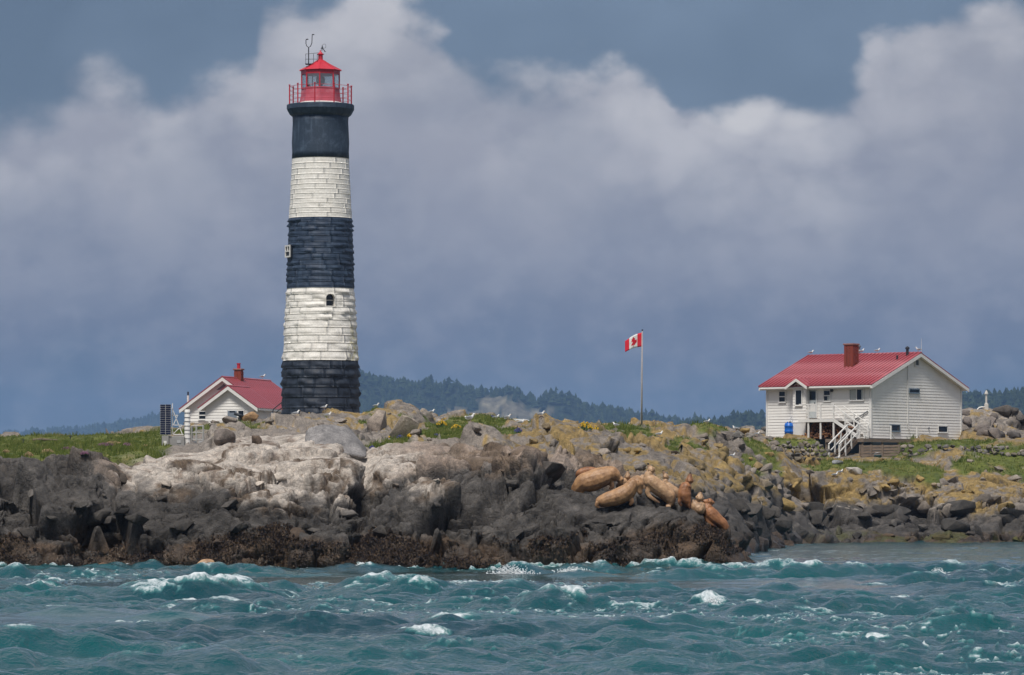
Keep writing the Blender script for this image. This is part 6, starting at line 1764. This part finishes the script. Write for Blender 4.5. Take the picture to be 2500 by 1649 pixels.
FUR = [mat_fur("tawny_fur", (.39, .225, .112)), mat_fur("ginger_fur", (.33, .15, .066)), mat_fur("pale_fur", (.46, .295, .17)), mat_fur("brown_fur", (.25, .135, .07))]
M_NOSE = mat_plain("sea_lion_nose", (.02, .015, .014), .35, .1)


def spline(pts, n):
    """Catmull-Rom through points (any dimension)"""
    P_ = np.array(pts, float); P_ = np.vstack([2 * P_[0] - P_[1], P_, 2 * P_[-1] - P_[-2]]); out = []
    m = len(pts) - 1
    for i in range(m):
        a, b, c, d = P_[i:i + 4]
        for t in np.linspace(0, 1, n, endpoint=(i == m - 1)):
            out.append(.5 * (2 * b + (c - a) * t + (2 * a - 5 * b + 4 * c - d) * t * t + (3 * b - a - 3 * c + d) * t ** 3))
    return np.array(out)


def tube_flat(mb, pts, flat, n=14):
    """closed rounded tube; pts rows (x, y, z, r); flat = thickness factor across the view"""
    q = spline(pts, 6); V = [Vector(p[:3]) for p in q]; R = np.maximum(q[:, 3], .008)
    prev = None; v, f = [], []
    for i, p in enumerate(V):
        d = (V[min(i + 1, len(V) - 1)] - V[max(i - 1, 0)]).normalized()
        prev = (Vector((0, 1, 0)) if prev is None else prev); prev = (prev - d * prev.dot(d)).normalized(); w = d.cross(prev)
        for k in range(n):
            a = 2 * math.pi * k / n; v.append(p + float(R[i]) * (math.cos(a) * prev * flat + math.sin(a) * w))
    for i in range(len(V) - 1):
        for k in range(n): f.append((i * n + k, i * n + (k + 1) % n, (i + 1) * n + (k + 1) % n, (i + 1) * n + k))
    o = len(v); v += [V[0] - (V[1] - V[0]).normalized() * float(R[0]) * .8, V[-1] + (V[-1] - V[-2]).normalized() * float(R[-1]) * .8]
    for k in range(n): f.append((o, (k + 1) % n, k)); f.append((o + 1, (len(V) - 1) * n + k, (len(V) - 1) * n + (k + 1) % n))
    mb.add(v, f)


def sea_lion(label, spine, D, fur, flippers=(), head=None, depth=1.05, lean=0.0, group="sea lions hauled out on the dark rock", name="sea_lion"):
    """spine in zoom pixels of the rock (x, y, radius[, depth offset m]) from tail to nose, at distance D"""
    Z = lambda zx, zy: (1360 + zx / 5.402, 1110 + zy / 5.402)
    k = D / F / 5.402
    pts = []
    for q in spine:
        p = P(*Z(q[0], q[1]), D); pts.append((p.x, p.y + (q[3] if len(q) > 3 else 0), p.z, q[2] * k * 1.08))
    npt = len(pts)
    low = min(range(len(pts)), key=lambda i: pts[i][2] - pts[i][3]); base = Vector((pts[len(pts) // 2][0], D, pts[low][2] - pts[low][3]))
    body = MB(); loc = lambda p: (p[0] - base.x, p[1] - base.y, p[2] - base.z, p[3])
    tube_flat(body, [loc(p) for p in pts], depth)
    if head:            # skull, muzzle and ear stubs: (x, y, radius, tip x, tip y)
        hx, hy, hr, tx, ty = head; hr *= 1.3; tx = hx + (tx - hx) * 1.3; ty = hy + (ty - hy) * 1.3; c = P(*Z(hx, hy), D); t = P(*Z(tx, ty), D); hy_ = pts[-1][1]
        c.y = t.y = hy_; m = c.lerp(t, .5)
        tube_flat(body, [loc((*(c - (t - c) * .55), hr * .55 * k)), loc((*c, hr * k)), loc((*m, hr * .66 * k)), loc((*t, hr * .38 * k))], .92, 12)
        for s_ in (-1, 1):
            e = c - (t - c).normalized() * hr * k * .35 + Vector((0, s_ * hr * k * .9, hr * k * .25)); tube_flat(body, [loc((*e, .02)), loc((*(e + Vector((0, s_ * .012, -.03))), .012))], .6, 6)
        pts.append((c.x, c.y, c.z, hr * k)); pts.append((t.x, t.y, t.z, hr * .46 * k))
    for fl in flippers:
        fp = []
        for q in fl:
            p = P(*Z(q[0], q[1]), D); fp.append(loc((p.x, p.y + (q[3] if len(q) > 3 else -.12), p.z, q[2] * k)))
        tube_flat(body, fp, .45, 10)
    me = body.mesh("sea_lion_raw"); raw = bpy.data.objects.new("raw", me); COL.objects.link(raw)
    rm = raw.modifiers.new("r", "REMESH"); rm.mode = "VOXEL"; rm.voxel_size = .018
    sm = raw.modifiers.new("s", "SMOOTH"); sm.iterations = 3; sm.factor = .5
    dg = bpy.context.evaluated_depsgraph_get(); me2 = bpy.data.meshes.new_from_object(raw.evaluated_get(dg))
    bpy.data.objects.remove(raw); me2.name = "sea_lion"
    co = np.zeros(len(me2.vertices) * 3, np.float32); me2.vertices.foreach_get("co", co); co = co.reshape(-1, 3)
    # soft folds and muscle
    nrm = np.zeros(len(co) * 3, np.float32); me2.vertices.foreach_get("normal", nrm); nrm = nrm.reshape(-1, 3)
    co2 = co + nrm * (fbm(co[:, 0] * 4 + D, co[:, 1] * 4, co[:, 2] * 4, 3, 61) * .022)[:, None]
    ax = np.array(loc(pts[npt - 1])[:3]) - np.array(loc(pts[max(0, npt - 4)])[:3]); ax = ax / (np.linalg.norm(ax) + 1e-6)
    tt = (co - np.array(loc(pts[npt - 1])[:3])) @ ax; nearneck = np.exp(-(np.linalg.norm(co - np.array(loc(pts[npt - 1])[:3]), axis=1) / .42) ** 2)
    co2 = co2 - nrm * (.009 * nearneck * np.clip(np.sin(tt * 46 + 2 * fbm(co[:, 0] * 5, co[:, 1] * 5, co[:, 2] * 5, 2, 63)), 0, 1) ** 2)[:, None]
    me2.vertices.foreach_set("co", co2.ravel())
    fd = np.zeros(len(co), np.float32)
    for fl in flippers:
        e = P(*Z(fl[-1][0], fl[-1][1]), D) - base; ee = np.array([e.x, -.12, e.z]); fd = np.maximum(fd, 1 - sstep(np.linalg.norm(co - ee, axis=1), .08, .30))
    tl = np.array(loc(pts[0])[:3]); fd = np.maximum(fd, .8 * (1 - sstep(np.linalg.norm(co - tl, axis=1), .06, .22)))
    mz = np.array(loc(pts[-1])[:3]); fd = np.maximum(fd, .75 * (1 - sstep(np.linalg.norm(co - mz, axis=1), .03, .13)))
    set_attr(me2, "dark", np.clip(fd * .85, 0, 1))
    me2.polygons.foreach_set("use_smooth", np.ones(len(me2.polygons), bool)); me2.materials.clear()
    o = link(name, me2, fur, loc=base, label=label, cat="sea lion", group=group)
    # nose and eyes
    a, b = Vector(loc(pts[-2])[:3]), Vector(loc(pts[-1])[:3]); d = (b - a).normalized(); r = max(.018, pts[-1][3] * .55)
    MB().lathe([(.2 * r, -r * .8), (.9 * r, -.4 * r), (r, 0), (.8 * r, .5 * r), (.2 * r, .9 * r)], 10).build("nose", M_NOSE, o, loc=b + d * pts[-1][3] * .75)
    for s in (-1, 1):
        side = d.cross(Vector((0, 1, 0))).normalized(); e = a + (b - a) * .25 + side * s * pts[-2][3] * .55 + Vector((0, -pts[-2][3] * .82, 0))
        MB().lathe([(.004, -.014), (.016, 0), (.004, .014)], 8).build("eye", M_NOSE, o, loc=e)
    return o


def dist_at(zx, zy, sink=.05):
    """distance at which the rock reaches the height of the photo point, so that a body rests there"""
    p = pick(1360 + zx / 5.402, 1110 + zy / 5.402)
    return p.y


SL = [
 ("big tawny sea lion lying with its back to the water, leftmost of the herd", [(215, 520, 30), (255, 460, 72), (340, 385, 115), (470, 345, 134), (610, 295, 124), (710, 262, 100), (775, 285, 74), (815, 315, 48)], 0, [[(330, 480, 40), (250, 545, 26), (170, 530, 20), (150, 520, 12)], [(700, 360, 45), (725, 425, 30), (690, 455, 20)]], (835, 330, 40, 850, 385), (420, 500), .2),
 ("sea lion mostly hidden behind the big leftmost one", [(262, 290, 30), (310, 250, 55), (400, 225, 62), (490, 225, 50), (540, 240, 30)], 1, [], None, (400, 300), .75),
 ("sea lion lying across the front with its head tucked down", [(530, 660, 36), (575, 630, 74), (680, 590, 96), (810, 555, 104), (920, 495, 106), (985, 415, 86), (1030, 360, 64)], 0, [[(950, 560, 46), (985, 625, 32), (960, 665, 20)], [(540, 640, 40), (520, 680, 26), (560, 705, 14)]], (1075, 385, 56, 1092, 490), (760, 680), 0),
 ("young sea lion pointing its nose up behind the lying one", [(800, 430, 40), (850, 390, 54), (900, 345, 46)], 2, [], (925, 295, 33, 932, 240), (850, 440), .55),
 ("pale sea lion resting its neck behind the tucked head", [(950, 400, 40), (1020, 345, 55), (1090, 322, 52)], 2, [], (1135, 345, 46, 1148, 430), (1060, 420), .45),
 ("large upright tawny sea lion with raised head at the top of the rock", [(1470, 690, 28), (1495, 625, 64), (1465, 540, 92), (1385, 470, 96), (1300, 410, 96), (1230, 345, 92), (1208, 280, 66), (1220, 235, 50)], 2, [[(1225, 420, 48), (1190, 490, 34), (1215, 550, 28), (1290, 600, 22), (1350, 640, 14)], [(1470, 680, 40), (1445, 730, 28), (1410, 785, 22)]], (1240, 208, 46, 1216, 158), (1400, 640), 0),
 ("pale sea lion sitting up just behind the large upright one", [(1680, 645, 18), (1640, 600, 45), (1570, 515, 66), (1490, 450, 64), (1430, 385, 50), (1425, 335, 36)], 2, [[(1480, 470, 30), (1500, 540, 22)]], (1432, 295, 33, 1410, 245), (1600, 620), .4),
 ("ginger maned sea lion with its chin lifted, right of the pair", [(1745, 700, 24), (1710, 630, 62), (1682, 540, 84), (1690, 460, 76), (1718, 400, 66)], 1, [[(1715, 560, 42), (1735, 640, 28), (1755, 715, 18)], [(1640, 560, 34), (1610, 630, 24), (1640, 680, 14)]], (1745, 345, 44, 1752, 283), (1710, 680), .1),
 ("small pale sea lion crouched low between two ginger ones", [(1790, 600, 20), (1830, 680, 60), (1880, 720, 78), (1895, 650, 56)], 2, [[(1850, 740, 40), (1845, 790, 26), (1865, 835, 14)]], (1880, 580, 46, 1892, 522), (1880, 800), .05),
 ("ginger sea lion stretched down the slope, lowest and rightmost of the herd", [(2262, 1080, 16), (2246, 1015, 38), (2200, 935, 64), (2110, 855, 80), (2025, 785, 86), (1985, 715, 72), (1995, 665, 54)], 1, [[(1985, 790, 46), (1965, 850, 30), (2020, 905, 24), (2090, 955, 14)], [(2255, 1050, 26), (2280, 1100, 18)]], (2012, 630, 46, 1945, 622), (2080, 960), 0),
]
for lab, sp, fi, fl, hd, foot, back in SL:
    D0 = dist_at(*foot)
    sea_lion(lab, sp, min(max(D0, 152.2), 156.0) - .12 + back, FUR[fi], fl, hd)

# swimmers along the foot of the rocks
def swim(label, pts, D, fi):
    Zi = lambda px, py: ((px - 1360) * 5.402, (py - 1110) * 5.402)
    sea_lion(label, [(*Zi(a, b - 9), r * 5.402 * 1.15) for a, b, r in pts], D, FUR[fi], group="sea lions swimming at the foot of the rocks")


swim("pale sea lion lifting its head from the water at the rock foot", [(478, 1402, 6), (486, 1396, 10), (497, 1390, 12), (508, 1386, 11), (518, 1387, 8), (524, 1390, 4)], 147.2, 2)
swim("wet brown sea lion back rolling beside the first splash", [(222, 1404, 4), (235, 1399, 8), (250, 1395, 10), (262, 1396, 8), (270, 1402, 5)], 146.8, 3)
swim("wet brown sea lion back between the two splashes", [(328, 1404, 4), (340, 1400, 6), (352, 1399, 7), (362, 1402, 5), (368, 1406, 3)], 146.8, 3)
swim("dark sea lion barely showing, leftmost of the swimmers", [(168, 1404, 3), (176, 1400, 5), (186, 1399, 5), (194, 1402, 4), (200, 1405, 2)], 146.8, 3)

# white water thrown up: torn sheets and droplets, joined per splash
M_SPRAY = mat_plain("white_spray", (.80, .83, .85), .7, .1)


def splash(label, px, py, w, h, D, n, seed):
    r = random.Random(seed); c = P(px, py, D); k = D / F; mb = MB()
    for i in range(int(n * 2.2)):
        t = r.random() ** 1.4; x = r.gauss(0, .28) * w * k * (1 - .55 * t); z = h * k * t * r.uniform(.6, 1); y = r.gauss(0, .12)
        s = .030 * (1 - .75 * t) * r.uniform(.4, 1.3) + .004
        q = Vector((x, y, z)); ax = Vector((r.gauss(0, 1), r.gauss(0, 1), r.gauss(0, 1))).normalized(); b = ax.orthogonal().normalized(); d = ax.cross(b)
        mb.add([q + ax * s * 1.6, q - ax * s * .8, q + b * s, q - b * s * .7, q + d * s, q - d * s * .7], [(0, 2, 4), (0, 4, 3), (0, 3, 5), (0, 5, 2), (1, 4, 2), (1, 3, 4), (1, 5, 3), (1, 2, 5)])
    o = mb.build("splash", M_SPRAY, None, label=label, cat="splash", group="white splashes and spray", kind="stuff", smooth=True); o.location = c


for i, (px, py, w, h, D, n, lab) in enumerate([(269, 1402, 22, 24, 146.6, 160, "white splash beside the rolling sea lion"), (364, 1400, 30, 24, 146.6, 180, "white splash behind the second swimming back"), (890, 1388, 40, 16, 147.5, 110, "small wash splash at the rock foot"), (1245, 1403, 100, 26, 138, 260, "white breaker tumbling off the dark rock"),
        (1740, 1490, 50, 36, 90, 220, "spray leaping from a wave below the sea lions"), (1895, 1385, 90, 22, 141, 240, "white water off the tip of the sea lion rock"), (2290, 1408, 40, 24, 126, 140, "curling crest far right below the house"), (870, 1468, 60, 26, 102, 180, "breaking crest below the lighthouse"), (1130, 1545, 70, 14, 77, 160, "low white crest in the near water"), (70, 1475, 110, 18, 103, 200, "long white crest nearest the left edge"),
        (470, 1470, 140, 18, 101, 260, "broad breaking crest left of the lighthouse line"), (2010, 1478, 30, 24, 95, 110, "small spout of spray right of the leaping one"), (1400, 1398, 80, 16, 133, 140, "ragged crest in front of the dark rock"), (640, 1488, 120, 16, 95.5, 200, "rolling white crest in the middle water")]):
    splash(lab, px, py, w, h, D, n, 500 + i)


# ================================================================ gulls
def build_gull():
    root = empty("gull", (0, 0, -50))
    M_GULL = mat_plain("gull_white", (.80, .80, .79), .7, .04); M_GREYW = mat_plain("gull_grey_wing", (.30, .32, .35), .7, .1)
    M_BEAK = mat_plain("gull_beak", (.60, .40, .04), .5, .1); M_LEG = mat_plain("gull_leg", (.50, .30, .28), .6, .1)
    b = MB(); tube_flat(b, [(-.27, 0, .20, .012), (-.18, 0, .22, .045), (-.04, 0, .24, .085), (.09, 0, .26, .085), (.16, 0, .33, .058), (.19, 0, .40, .048), (.225, 0, .42, .044), (.255, 0, .415, .022)], .8, 10)
    b.build("body", M_GULL, root, smooth=True)
    for s in (-1, 1):
        w = MB(); tube_flat(w, [(-.33, s * .03, .225, .010), (-.2, s * .05, .25, .032), (-.05, s * .06, .275, .052), (.08, s * .055, .275, .045), (.12, s * .05, .265, .02)], .55, 8)
        w.build("wing", M_GREYW, root, smooth=True)
        l = MB(); l.tube([(.0, s * .035, .17), (.01, s * .035, .0)], .008, 5); l.box((.0, s * .035 - .02, 0), (.06, s * .035 + .02, .008)); l.build("leg", M_LEG, root)
    MB().tube([(.262, 0, .413), (.30, 0, .406), (.325, 0, .395)], [.013, .011, .004], 6).build("beak", M_BEAK, root)
    return root


GULL = build_gull()
_first = [True]


def gull(px, py, face, label, D=None, at=None, s=1.0, rz=None):
    if at is None:
        p = pick(px, py) if D is None else P(px, py, D)
    else: p = Vector(at)
    o = GULL if _first[0] else copy_tree(GULL); _first[0] = False
    o.location = (p.x, p.y, p.z - .01); o.rotation_euler = (0, 0, (0 if face > 0 else math.pi) + (rz if rz is not None else random.uniform(-.5, .5))); o.scale = (s,) * 3
    tag(o, label, "gull", "gulls perched about the island")


for px, py, f, lab in [(790, 996, 1, "gull on the lichen rock right in front of the lighthouse foot"), (914, 988, 1, "gull on top of the outcrop right of the lighthouse"), (1045, 1013, 1, "gull standing on the outcrop's right shoulder"), (793, 1023, 1, "gull on the rock face below the lighthouse"), (721, 1033, 1, "gull resting on brown rock below the cottage corner"),
        (1142, 1030, -1, "left gull of a close pair on the turf skyline"), (1150, 1030, 1, "right gull of a close pair on the turf skyline"), (1211, 1026, 1, "gull on the small skyline rocks"), (1235, 1027, 1, "gull just left of the white tent"), (1268, 1040, 1, "gull sitting in front of the white tent"), (1320, 1040, 1, "gull right of the white tent"), (1502, 1045, -1, "large white gull left of the flagpole"),
        (1604, 1068, 1, "gull on the grey rock below the flagpole"), (1724, 1037, 1, "gull on the crest of the long grey rock"), (1789, 1053, -1, "gull at the end of the long grey rock"), (1846, 1068, 1, "gull in the rubble left of the house"), (2036, 1168, 1, "left gull of two on the ochre shore rock"), (2056, 1162, 1, "right gull of two on the ochre shore rock"),
        (2040, 1126, 1, "gull on the grass at the foot of the stairs"), (1790, 1120, 1, "gull on the pale stones above the bay")]:
    gull(px, py, f, lab, s=.78)
# gulls on the roofs
for zx, ridge_y, f, lab in ((625, 0, 1, "gull at the left end of the house ridge"), (1118, 0, -1, "left gull of two by the flue on the house ridge"), (1140, .1, 1, "right gull of two by the flue on the house ridge"), (1300, 0, 1, "gull in the middle of the house ridge"), (1718, 0, -1, "gull at the gable end of the house ridge")):
    B_ = HOUSE.side(2345.6, 1000)[0]; lx = HOUSE.front(1830 + zx / 4.17, 870, B_ / 2)[0]
    gull(0, 0, f, lab, at=H_world(HOUSE, lx, B_ / 2, 6.12 + .10), rz=.2, s=.78)
lx = COTTAGE.front(636, 925, 7.6)[0]
gull(0, 0, 1, "gull on the far end of the cottage ridge", at=H_world(COTTAGE, 0, 7.8, 11.40 - 7.5 + .09), rz=.2, s=.78)


# ================================================================ flagpole and flag
def build_flag():
    D = 290.0; k = D / F
    base = surf(1566, D); c = P(1566.5, 1046, D); z0 = min(base.z, c.z)
    root = empty("flagpole", (c.x, D, z0 - .2), label="tall thin grey flagpole on the grassy skyline", cat="flagpole")
    top = P(1568, 808, D).z - (z0 - .2)
    MB().tube([(0, 0, 0), (.02, 0, top * .5), (.045, 0, top)], [.062, .05, .03], 10).build("pole", mat_plain("pole_paint", (.36, .33, .32), .6, .25, 1.0), root, smooth=True)
    MB().lathe([(.02, top), (.06, top + .03), (.06, top + .07), (.01, top + .1)], 10, c=(.045, 0)).build("finial", M_BLACKMETAL, root)
    MB().tube([(-.06, -.05, .8), (-.04, -.06, top * .6), (0, -.05, top - .1)], .006, 4).build("halyard", M_WHITE, root)
    # flag flying to the left, drooping towards the fly
    fl = empty("flag", P(1567, 847, D), label="red and white maple leaf flag flying from the flagpole", cat="flag")
    W, Hh = 1.14, .92
    def pt(u, v, off=0.0):
        """u 0 hoist .. 1 fly, v 0 bottom .. 1 top"""
        x = -W * u * (1 - .04 * u)
        yy = .10 * math.sin(u * 7.0 + v * .8) * u ** .6 + off
        z = Hh * v * (1 - .22 * u) - .30 * u ** 1.5 + .05 * math.sin(u * 5) * u
        return Vector((x, yy, z))
    def sheet(name, u0, u1, m):
        n, q = 9, 9; V = [pt(u0 + (u1 - u0) * i / n, j / q) for i in range(n + 1) for j in range(q + 1)]; V2 = [p + Vector((0, .012, 0)) for p in V]
        idx = lambda i, j: i * (q + 1) + j; N = len(V); f = []
        for i in range(n):
            for j in range(q):
                a = (idx(i, j), idx(i + 1, j), idx(i + 1, j + 1), idx(i, j + 1)); f.append(a); f.append(tuple(N + t for t in a[::-1]))
        rim = [idx(i, 0) for i in range(n + 1)] + [idx(n, j) for j in range(1, q + 1)] + [idx(i, q) for i in range(n - 1, -1, -1)] + [idx(0, j) for j in range(q - 1, 0, -1)]
        for a, b in zip(rim, rim[1:] + rim[:1]): f.append((a, N + a, N + b, b))
        MB().add(V + V2, f).build(name, m, fl, smooth=True)
    MR = mat_plain("flag_red", (.62, .010, .03), .8, .08); MW = mat_plain("flag_white", (.78, .77, .75), .8, .04)
    sheet("red_bar", 0, .255, MR); sheet("white_field", .255, .745, MW); sheet("red_bar", .745, 1, MR)
    half = [(0, .0), (.03, .0), (.025, .17), (.22, .135), (.20, .20), (.42, .36), (.37, .39), (.42, .54), (.29, .51), (.27, .57), (.165, .46), (.21, .73), (.13, .69), (0, .88)]
    prof = half + [(-x, y) for x, y in half[-2:0:-1]]
    for off in (-.006, .018):
        cu, cv = .5, .10
        V = [pt(cu - x * .52, cv + y * .92, off) for x, y in prof]; n = len(V); ctr = pt(cu, cv + .42, off)
        MB().add(V + [ctr], [(i, (i + 1) % n, n) for i in range(n)]).build("maple_leaf", MR, fl)


build_flag()


# ================================================================ solar panel mast, plinth, banded column, frame
def build_west_gear():
    D = 212.0; k = D / F
    L = lambda px, py: P(px, py, D)
    org = L(404, 1112); rel = lambda px, py, dy=0.0: L(px, py) - org + Vector((0, dy, 0))
    g = empty("solar_panel", org, label="tall narrow solar panel on a white braced frame atop the plinth", cat="solar panel")
    M_CELL = mat_plain("solar_cell", (.012, .016, .045), .18, .3, 5.0); M_FR = mat_plain("panel_frame", (.42, .42, .42), .5, .1)
    a, b = rel(391, 1062), rel(417.5, 988)
    MB().box((a.x, -.02, a.z), (b.x, .03, b.z)).build("panel_frame", M_FR, g)
    n = 14; ch = (b.z - a.z) / n; cw = (b.x - a.x) / 2
    me = MB().box((.012, -.035, .028), (cw - .012, -.022, ch - .004)).mesh("solar_cell")
    for i in range(n):
        for j in range(2): link("solar_cell", me, M_CELL, g, loc=(a.x + j * cw, 0, a.z + i * ch))
    for (p, q) in (((420, 1062), (420, 985)), ((420, 998), (444, 1060)), ((422, 1038), (432, 1016)), ((421, 1060), (444, 1038)), ((418, 1014), (434, 1014)), ((419, 1061), (447, 1061)), ((421, 1038), (443, 1038))):
        MB().bar(rel(*p, .25), rel(*q, .25), .035).build("brace", M_TRIM, g)
    for (p, q) in (((419, 998), (419, 1062)), ((421, 1038), (421, 1062))): MB().bar(rel(*p, .0), rel(p[0] + 2, p[1], .28), .03).build("brace", M_TRIM, g)
    pl = empty("concrete_plinth", org, label="grey concrete plinth with a small white sign under the solar panel", cat="plinth")
    M_CONC = mat_plain("grey_concrete", (.28, .275, .27), .85, .12, 3.0, .3, 20, stain=(.2, .18, .16), stain_amt=.4)
    a, b = rel(395, 1135), rel(412, 1064); c = rel(450, 1066)
    MB().box((a.x, -.05, a.z), (b.x, .55, b.z)).build("pier", M_CONC, pl, bevel=.015)
    MB().box((b.x + .003, .06, a.z), (c.x, .75, b.z - .03)).build("block", M_CONC, pl, bevel=.015)
    MB().box((b.x + .003, -.02, b.z - .05), (c.x, .8, b.z - .02)).build("cover_slab", M_STOREDARK, pl) if False else None
    a, b = rel(399.5, 1088), rel(407, 1077)
    MB().box((a.x, -.068, a.z), (b.x, -.052, b.z)).build("sign", M_WHITE, pl)
    a, b = rel(432, 1082), rel(441, 1075)
    MB().box((a.x, .04, a.z), (b.x, .057, b.z)).build("sign", M_FR, pl)
    # white banded column
    o2 = L(456, 1100); cl = empty("banded_column", o2 + Vector((0, .4, 0)), label="white pipe column with dark clamp rings in front of the cottage", cat="column")
    zc = lambda py: L(456, py).z - o2.z
    r = 7.4 * k
    MB().lathe([(r * 1.05, -.9), (r, zc(1090)), (r * .94, zc(1002)), (r * .8, zc(1000))], 20).build("column_body", M_WHITE, cl, smooth=True)
    for i, py in enumerate((1008, 1019, 1029, 1040, 1050, 1059, 1071, 1085)):
        MB().lathe([(r * .98, zc(py) - .012), (r * 1.08, zc(py) - .012), (r * 1.08, zc(py) + .014), (r * .98, zc(py) + .014)], 20).build("clamp_ring", M_GREYMETAL, cl)
    # galvanised rack
    o3 = L(478, 1092); rk_ = empty("pipe_rack", o3 + Vector((0, .5, 0)), label="grey tubular rack right of the banded column", cat="rack")
    Q = lambda px, py, dy=0.0: L(px, py) - o3 + Vector((0, dy, 0))
    M_GAL = mat_plain("galvanised", (.42, .42, .40), .55, .15)
    for px in (466, 477, 494):
        for dy in (0, .4): MB().tube([Q(px, 1110, dy), Q(px, 1040, dy)], .03, 8).build("upright", M_GAL, rk_)
    for py in (1040, 1056, 1073):
        for dy in (0, .4): MB().tube([Q(464, py, dy), Q(495, py, dy)], .022, 8).build("crossbar", M_GAL, rk_)
        for px in (466, 494): MB().tube([Q(px, py), Q(px, py, .4)], .022, 8).build("crossbar", M_GAL, rk_)
    MB().box(Q(467, 1090, -.1), Q(477, 1077, .3)).build("meter_box", M_GREYMETAL, rk_)
    MB().box(Q(483, 1086, -.05), Q(493, 1076, .3)).build("junction_box", M_FR, rk_)


build_west_gear()


def build_small_gear():
    # viewing tube by the ochre boulder
    p = pick(584, 1030); D = p.y; q = lambda px, py: P(px, py, D) - p
    t = empty("viewing_tube", p, label="black tilted tube on a post beside the ochre boulder", cat="telescope")
    MB().tube([q(572, 1010), q(597, 1018)], [.10, .075], 12).build("tube", M_BLACKMETAL, t, smooth=True)
    MB().lathe([(.09, -.1), (.07, q(584, 1013).z)], 10, c=(q(585, 1013).x, .03)).build("post", M_BLACKMETAL, t)
    # cable box and pipes at the tower foot
    D = 297.6; p = P(665, 1032, D); q = lambda px, py, dy=0: P(px, py, D) - p + Vector((0, dy, 0))
    t = empty("cable_box", p, label="blue grey cable box with bent conduits at the lighthouse foot", cat="cable box")
    MB().box(q(660, 1017, -.1), q(668, 1007.5, .2)).build("box", mat_plain("box_blue", (.06, .09, .13), .5, .1), t, bevel=.02)
    MB().tube([q(666, 1030), q(666, 1004), q(668, 999), q(689, 982)], .035, 8).build("conduit", M_BLACKMETAL, t)
    MB().tube([q(668, 1014), q(673, 1008), q(690, 995)], .035, 8).build("conduit", M_BLACKMETAL, t)
    MB().box(q(662, 1045, -.05), q(664, 1016, .05)).build("post", M_BLACKMETAL, t)
    # white tent roof on the skyline
    D = 286.0; p = P(1278, 1046, D); q = lambda px, py, dy=0: P(px, py - 5, D) - p + Vector((0, dy, 0))
    t = empty("white_tent", p, label="white canvas tent top showing above the turf skyline", cat="tent")
    M_CANV = mat_plain("white_canvas", (.78, .79, .82), .8, .05)
    a, b, c = q(1252, 1027.5), q(1284, 1029), q(1308, 1041)
    MB().add([a, b + Vector((0, 0, 0)), c + Vector((0, 0, 0)), q(1263, 1040.5), a + Vector((.1, 2.5, 0)), b + Vector((.2, 2.5, 0)), c + Vector((.2, 2.5, -.1)), q(1263, 1041) + Vector((0, 2.5, 0))],
             [(0, 1, 2, 3), (7, 6, 5, 4), (0, 4, 5, 1), (1, 5, 6, 2), (2, 6, 7, 3), (3, 7, 4, 0)]).build("canvas_roof", M_CANV, t)
    MB().box(q(1264, 1060, .3), q(1302, 1041.5, 2.2)).build("canvas_wall", M_CANV, t)
    # beacon post on the right-hand outcrop
    D = 333.5; p = P(2408, 1003, D); q = lambda px, py, dy=0: P(px, py, D) - p + Vector((0, dy, 0)); k = D / F
    t = empty("beacon_post", p, label="white stone beacon post on the outcrop right of the house", cat="beacon")
    M_BEA = mat_plain("beacon_white", (.55, .53, .49), .7, .1)
    z = lambda py: q(2408, py).z
    MB().box((-4.8 * k, -4.8 * k, -.9), (4.8 * k, 4.8 * k, z(986))).build("base_block", M_BEA, t, bevel=.03)
    MB().lathe([(3.0 * k, z(987)), (2.5 * k, z(982)), (2.3 * k, z(963)), (2.6 * k, z(962))], 12).build("shaft", M_BEA, t)
    MB().lathe([(4.6 * k, z(963)), (4.4 * k, z(961)), (1.9 * k, z(954.5)), (.7 * k, z(953.5))], 12).build("cap", M_BEA, t)
    # white bent pipes
    for (pts, lab) in ((((2385, 1006), (2387, 999), (2391, 995.5), (2397, 994.3), (2404, 994.2)), "white bent pipe leading to the beacon post"), (((2356, 1016), (2358, 1012.5), (2362, 1010.5), (2370, 1010.2), (2378, 1010.5)), "short white bent pipe on the rock beside the house")):
        o = P(*pts[0], 332.5); MB().tube([P(*a, 332.5) - o for a in pts], .05, 8).build("bent_pipe", M_WHITE, None, smooth=True, label=lab, cat="pipe").location = o
    # driftwood on the west skyline, stakes
    p = pick(112, 1079); q = lambda px, py: P(px, py, p.y) - p
    MB().tube([q(80, 1074.5), q(100, 1073.5), q(142, 1075.5)], [.07, .09, .06], 8).build("driftwood_log", M_BROWN, None, label="dark driftwood log lying on the west skyline", cat="log").location = p
    for px, py, h, lab in ((168, 1078, 14, "short dark stake on the west lawn skyline"), (55, 1083, 9, "low dark stake near the west end of the skyline")):
        p = pick(px, py); k = p.y / F
        t = empty("stake", p, label=lab, cat="stake")
        MB().bar((0, 0, -.2), (.02, 0, h * k), .06).build("post", M_BLACKMETAL, t); MB().bar((-.1, 0, h * k * .85), (.12, 0, h * k * .8), .04).build("crossbar", M_BLACKMETAL, t)


build_small_gear()
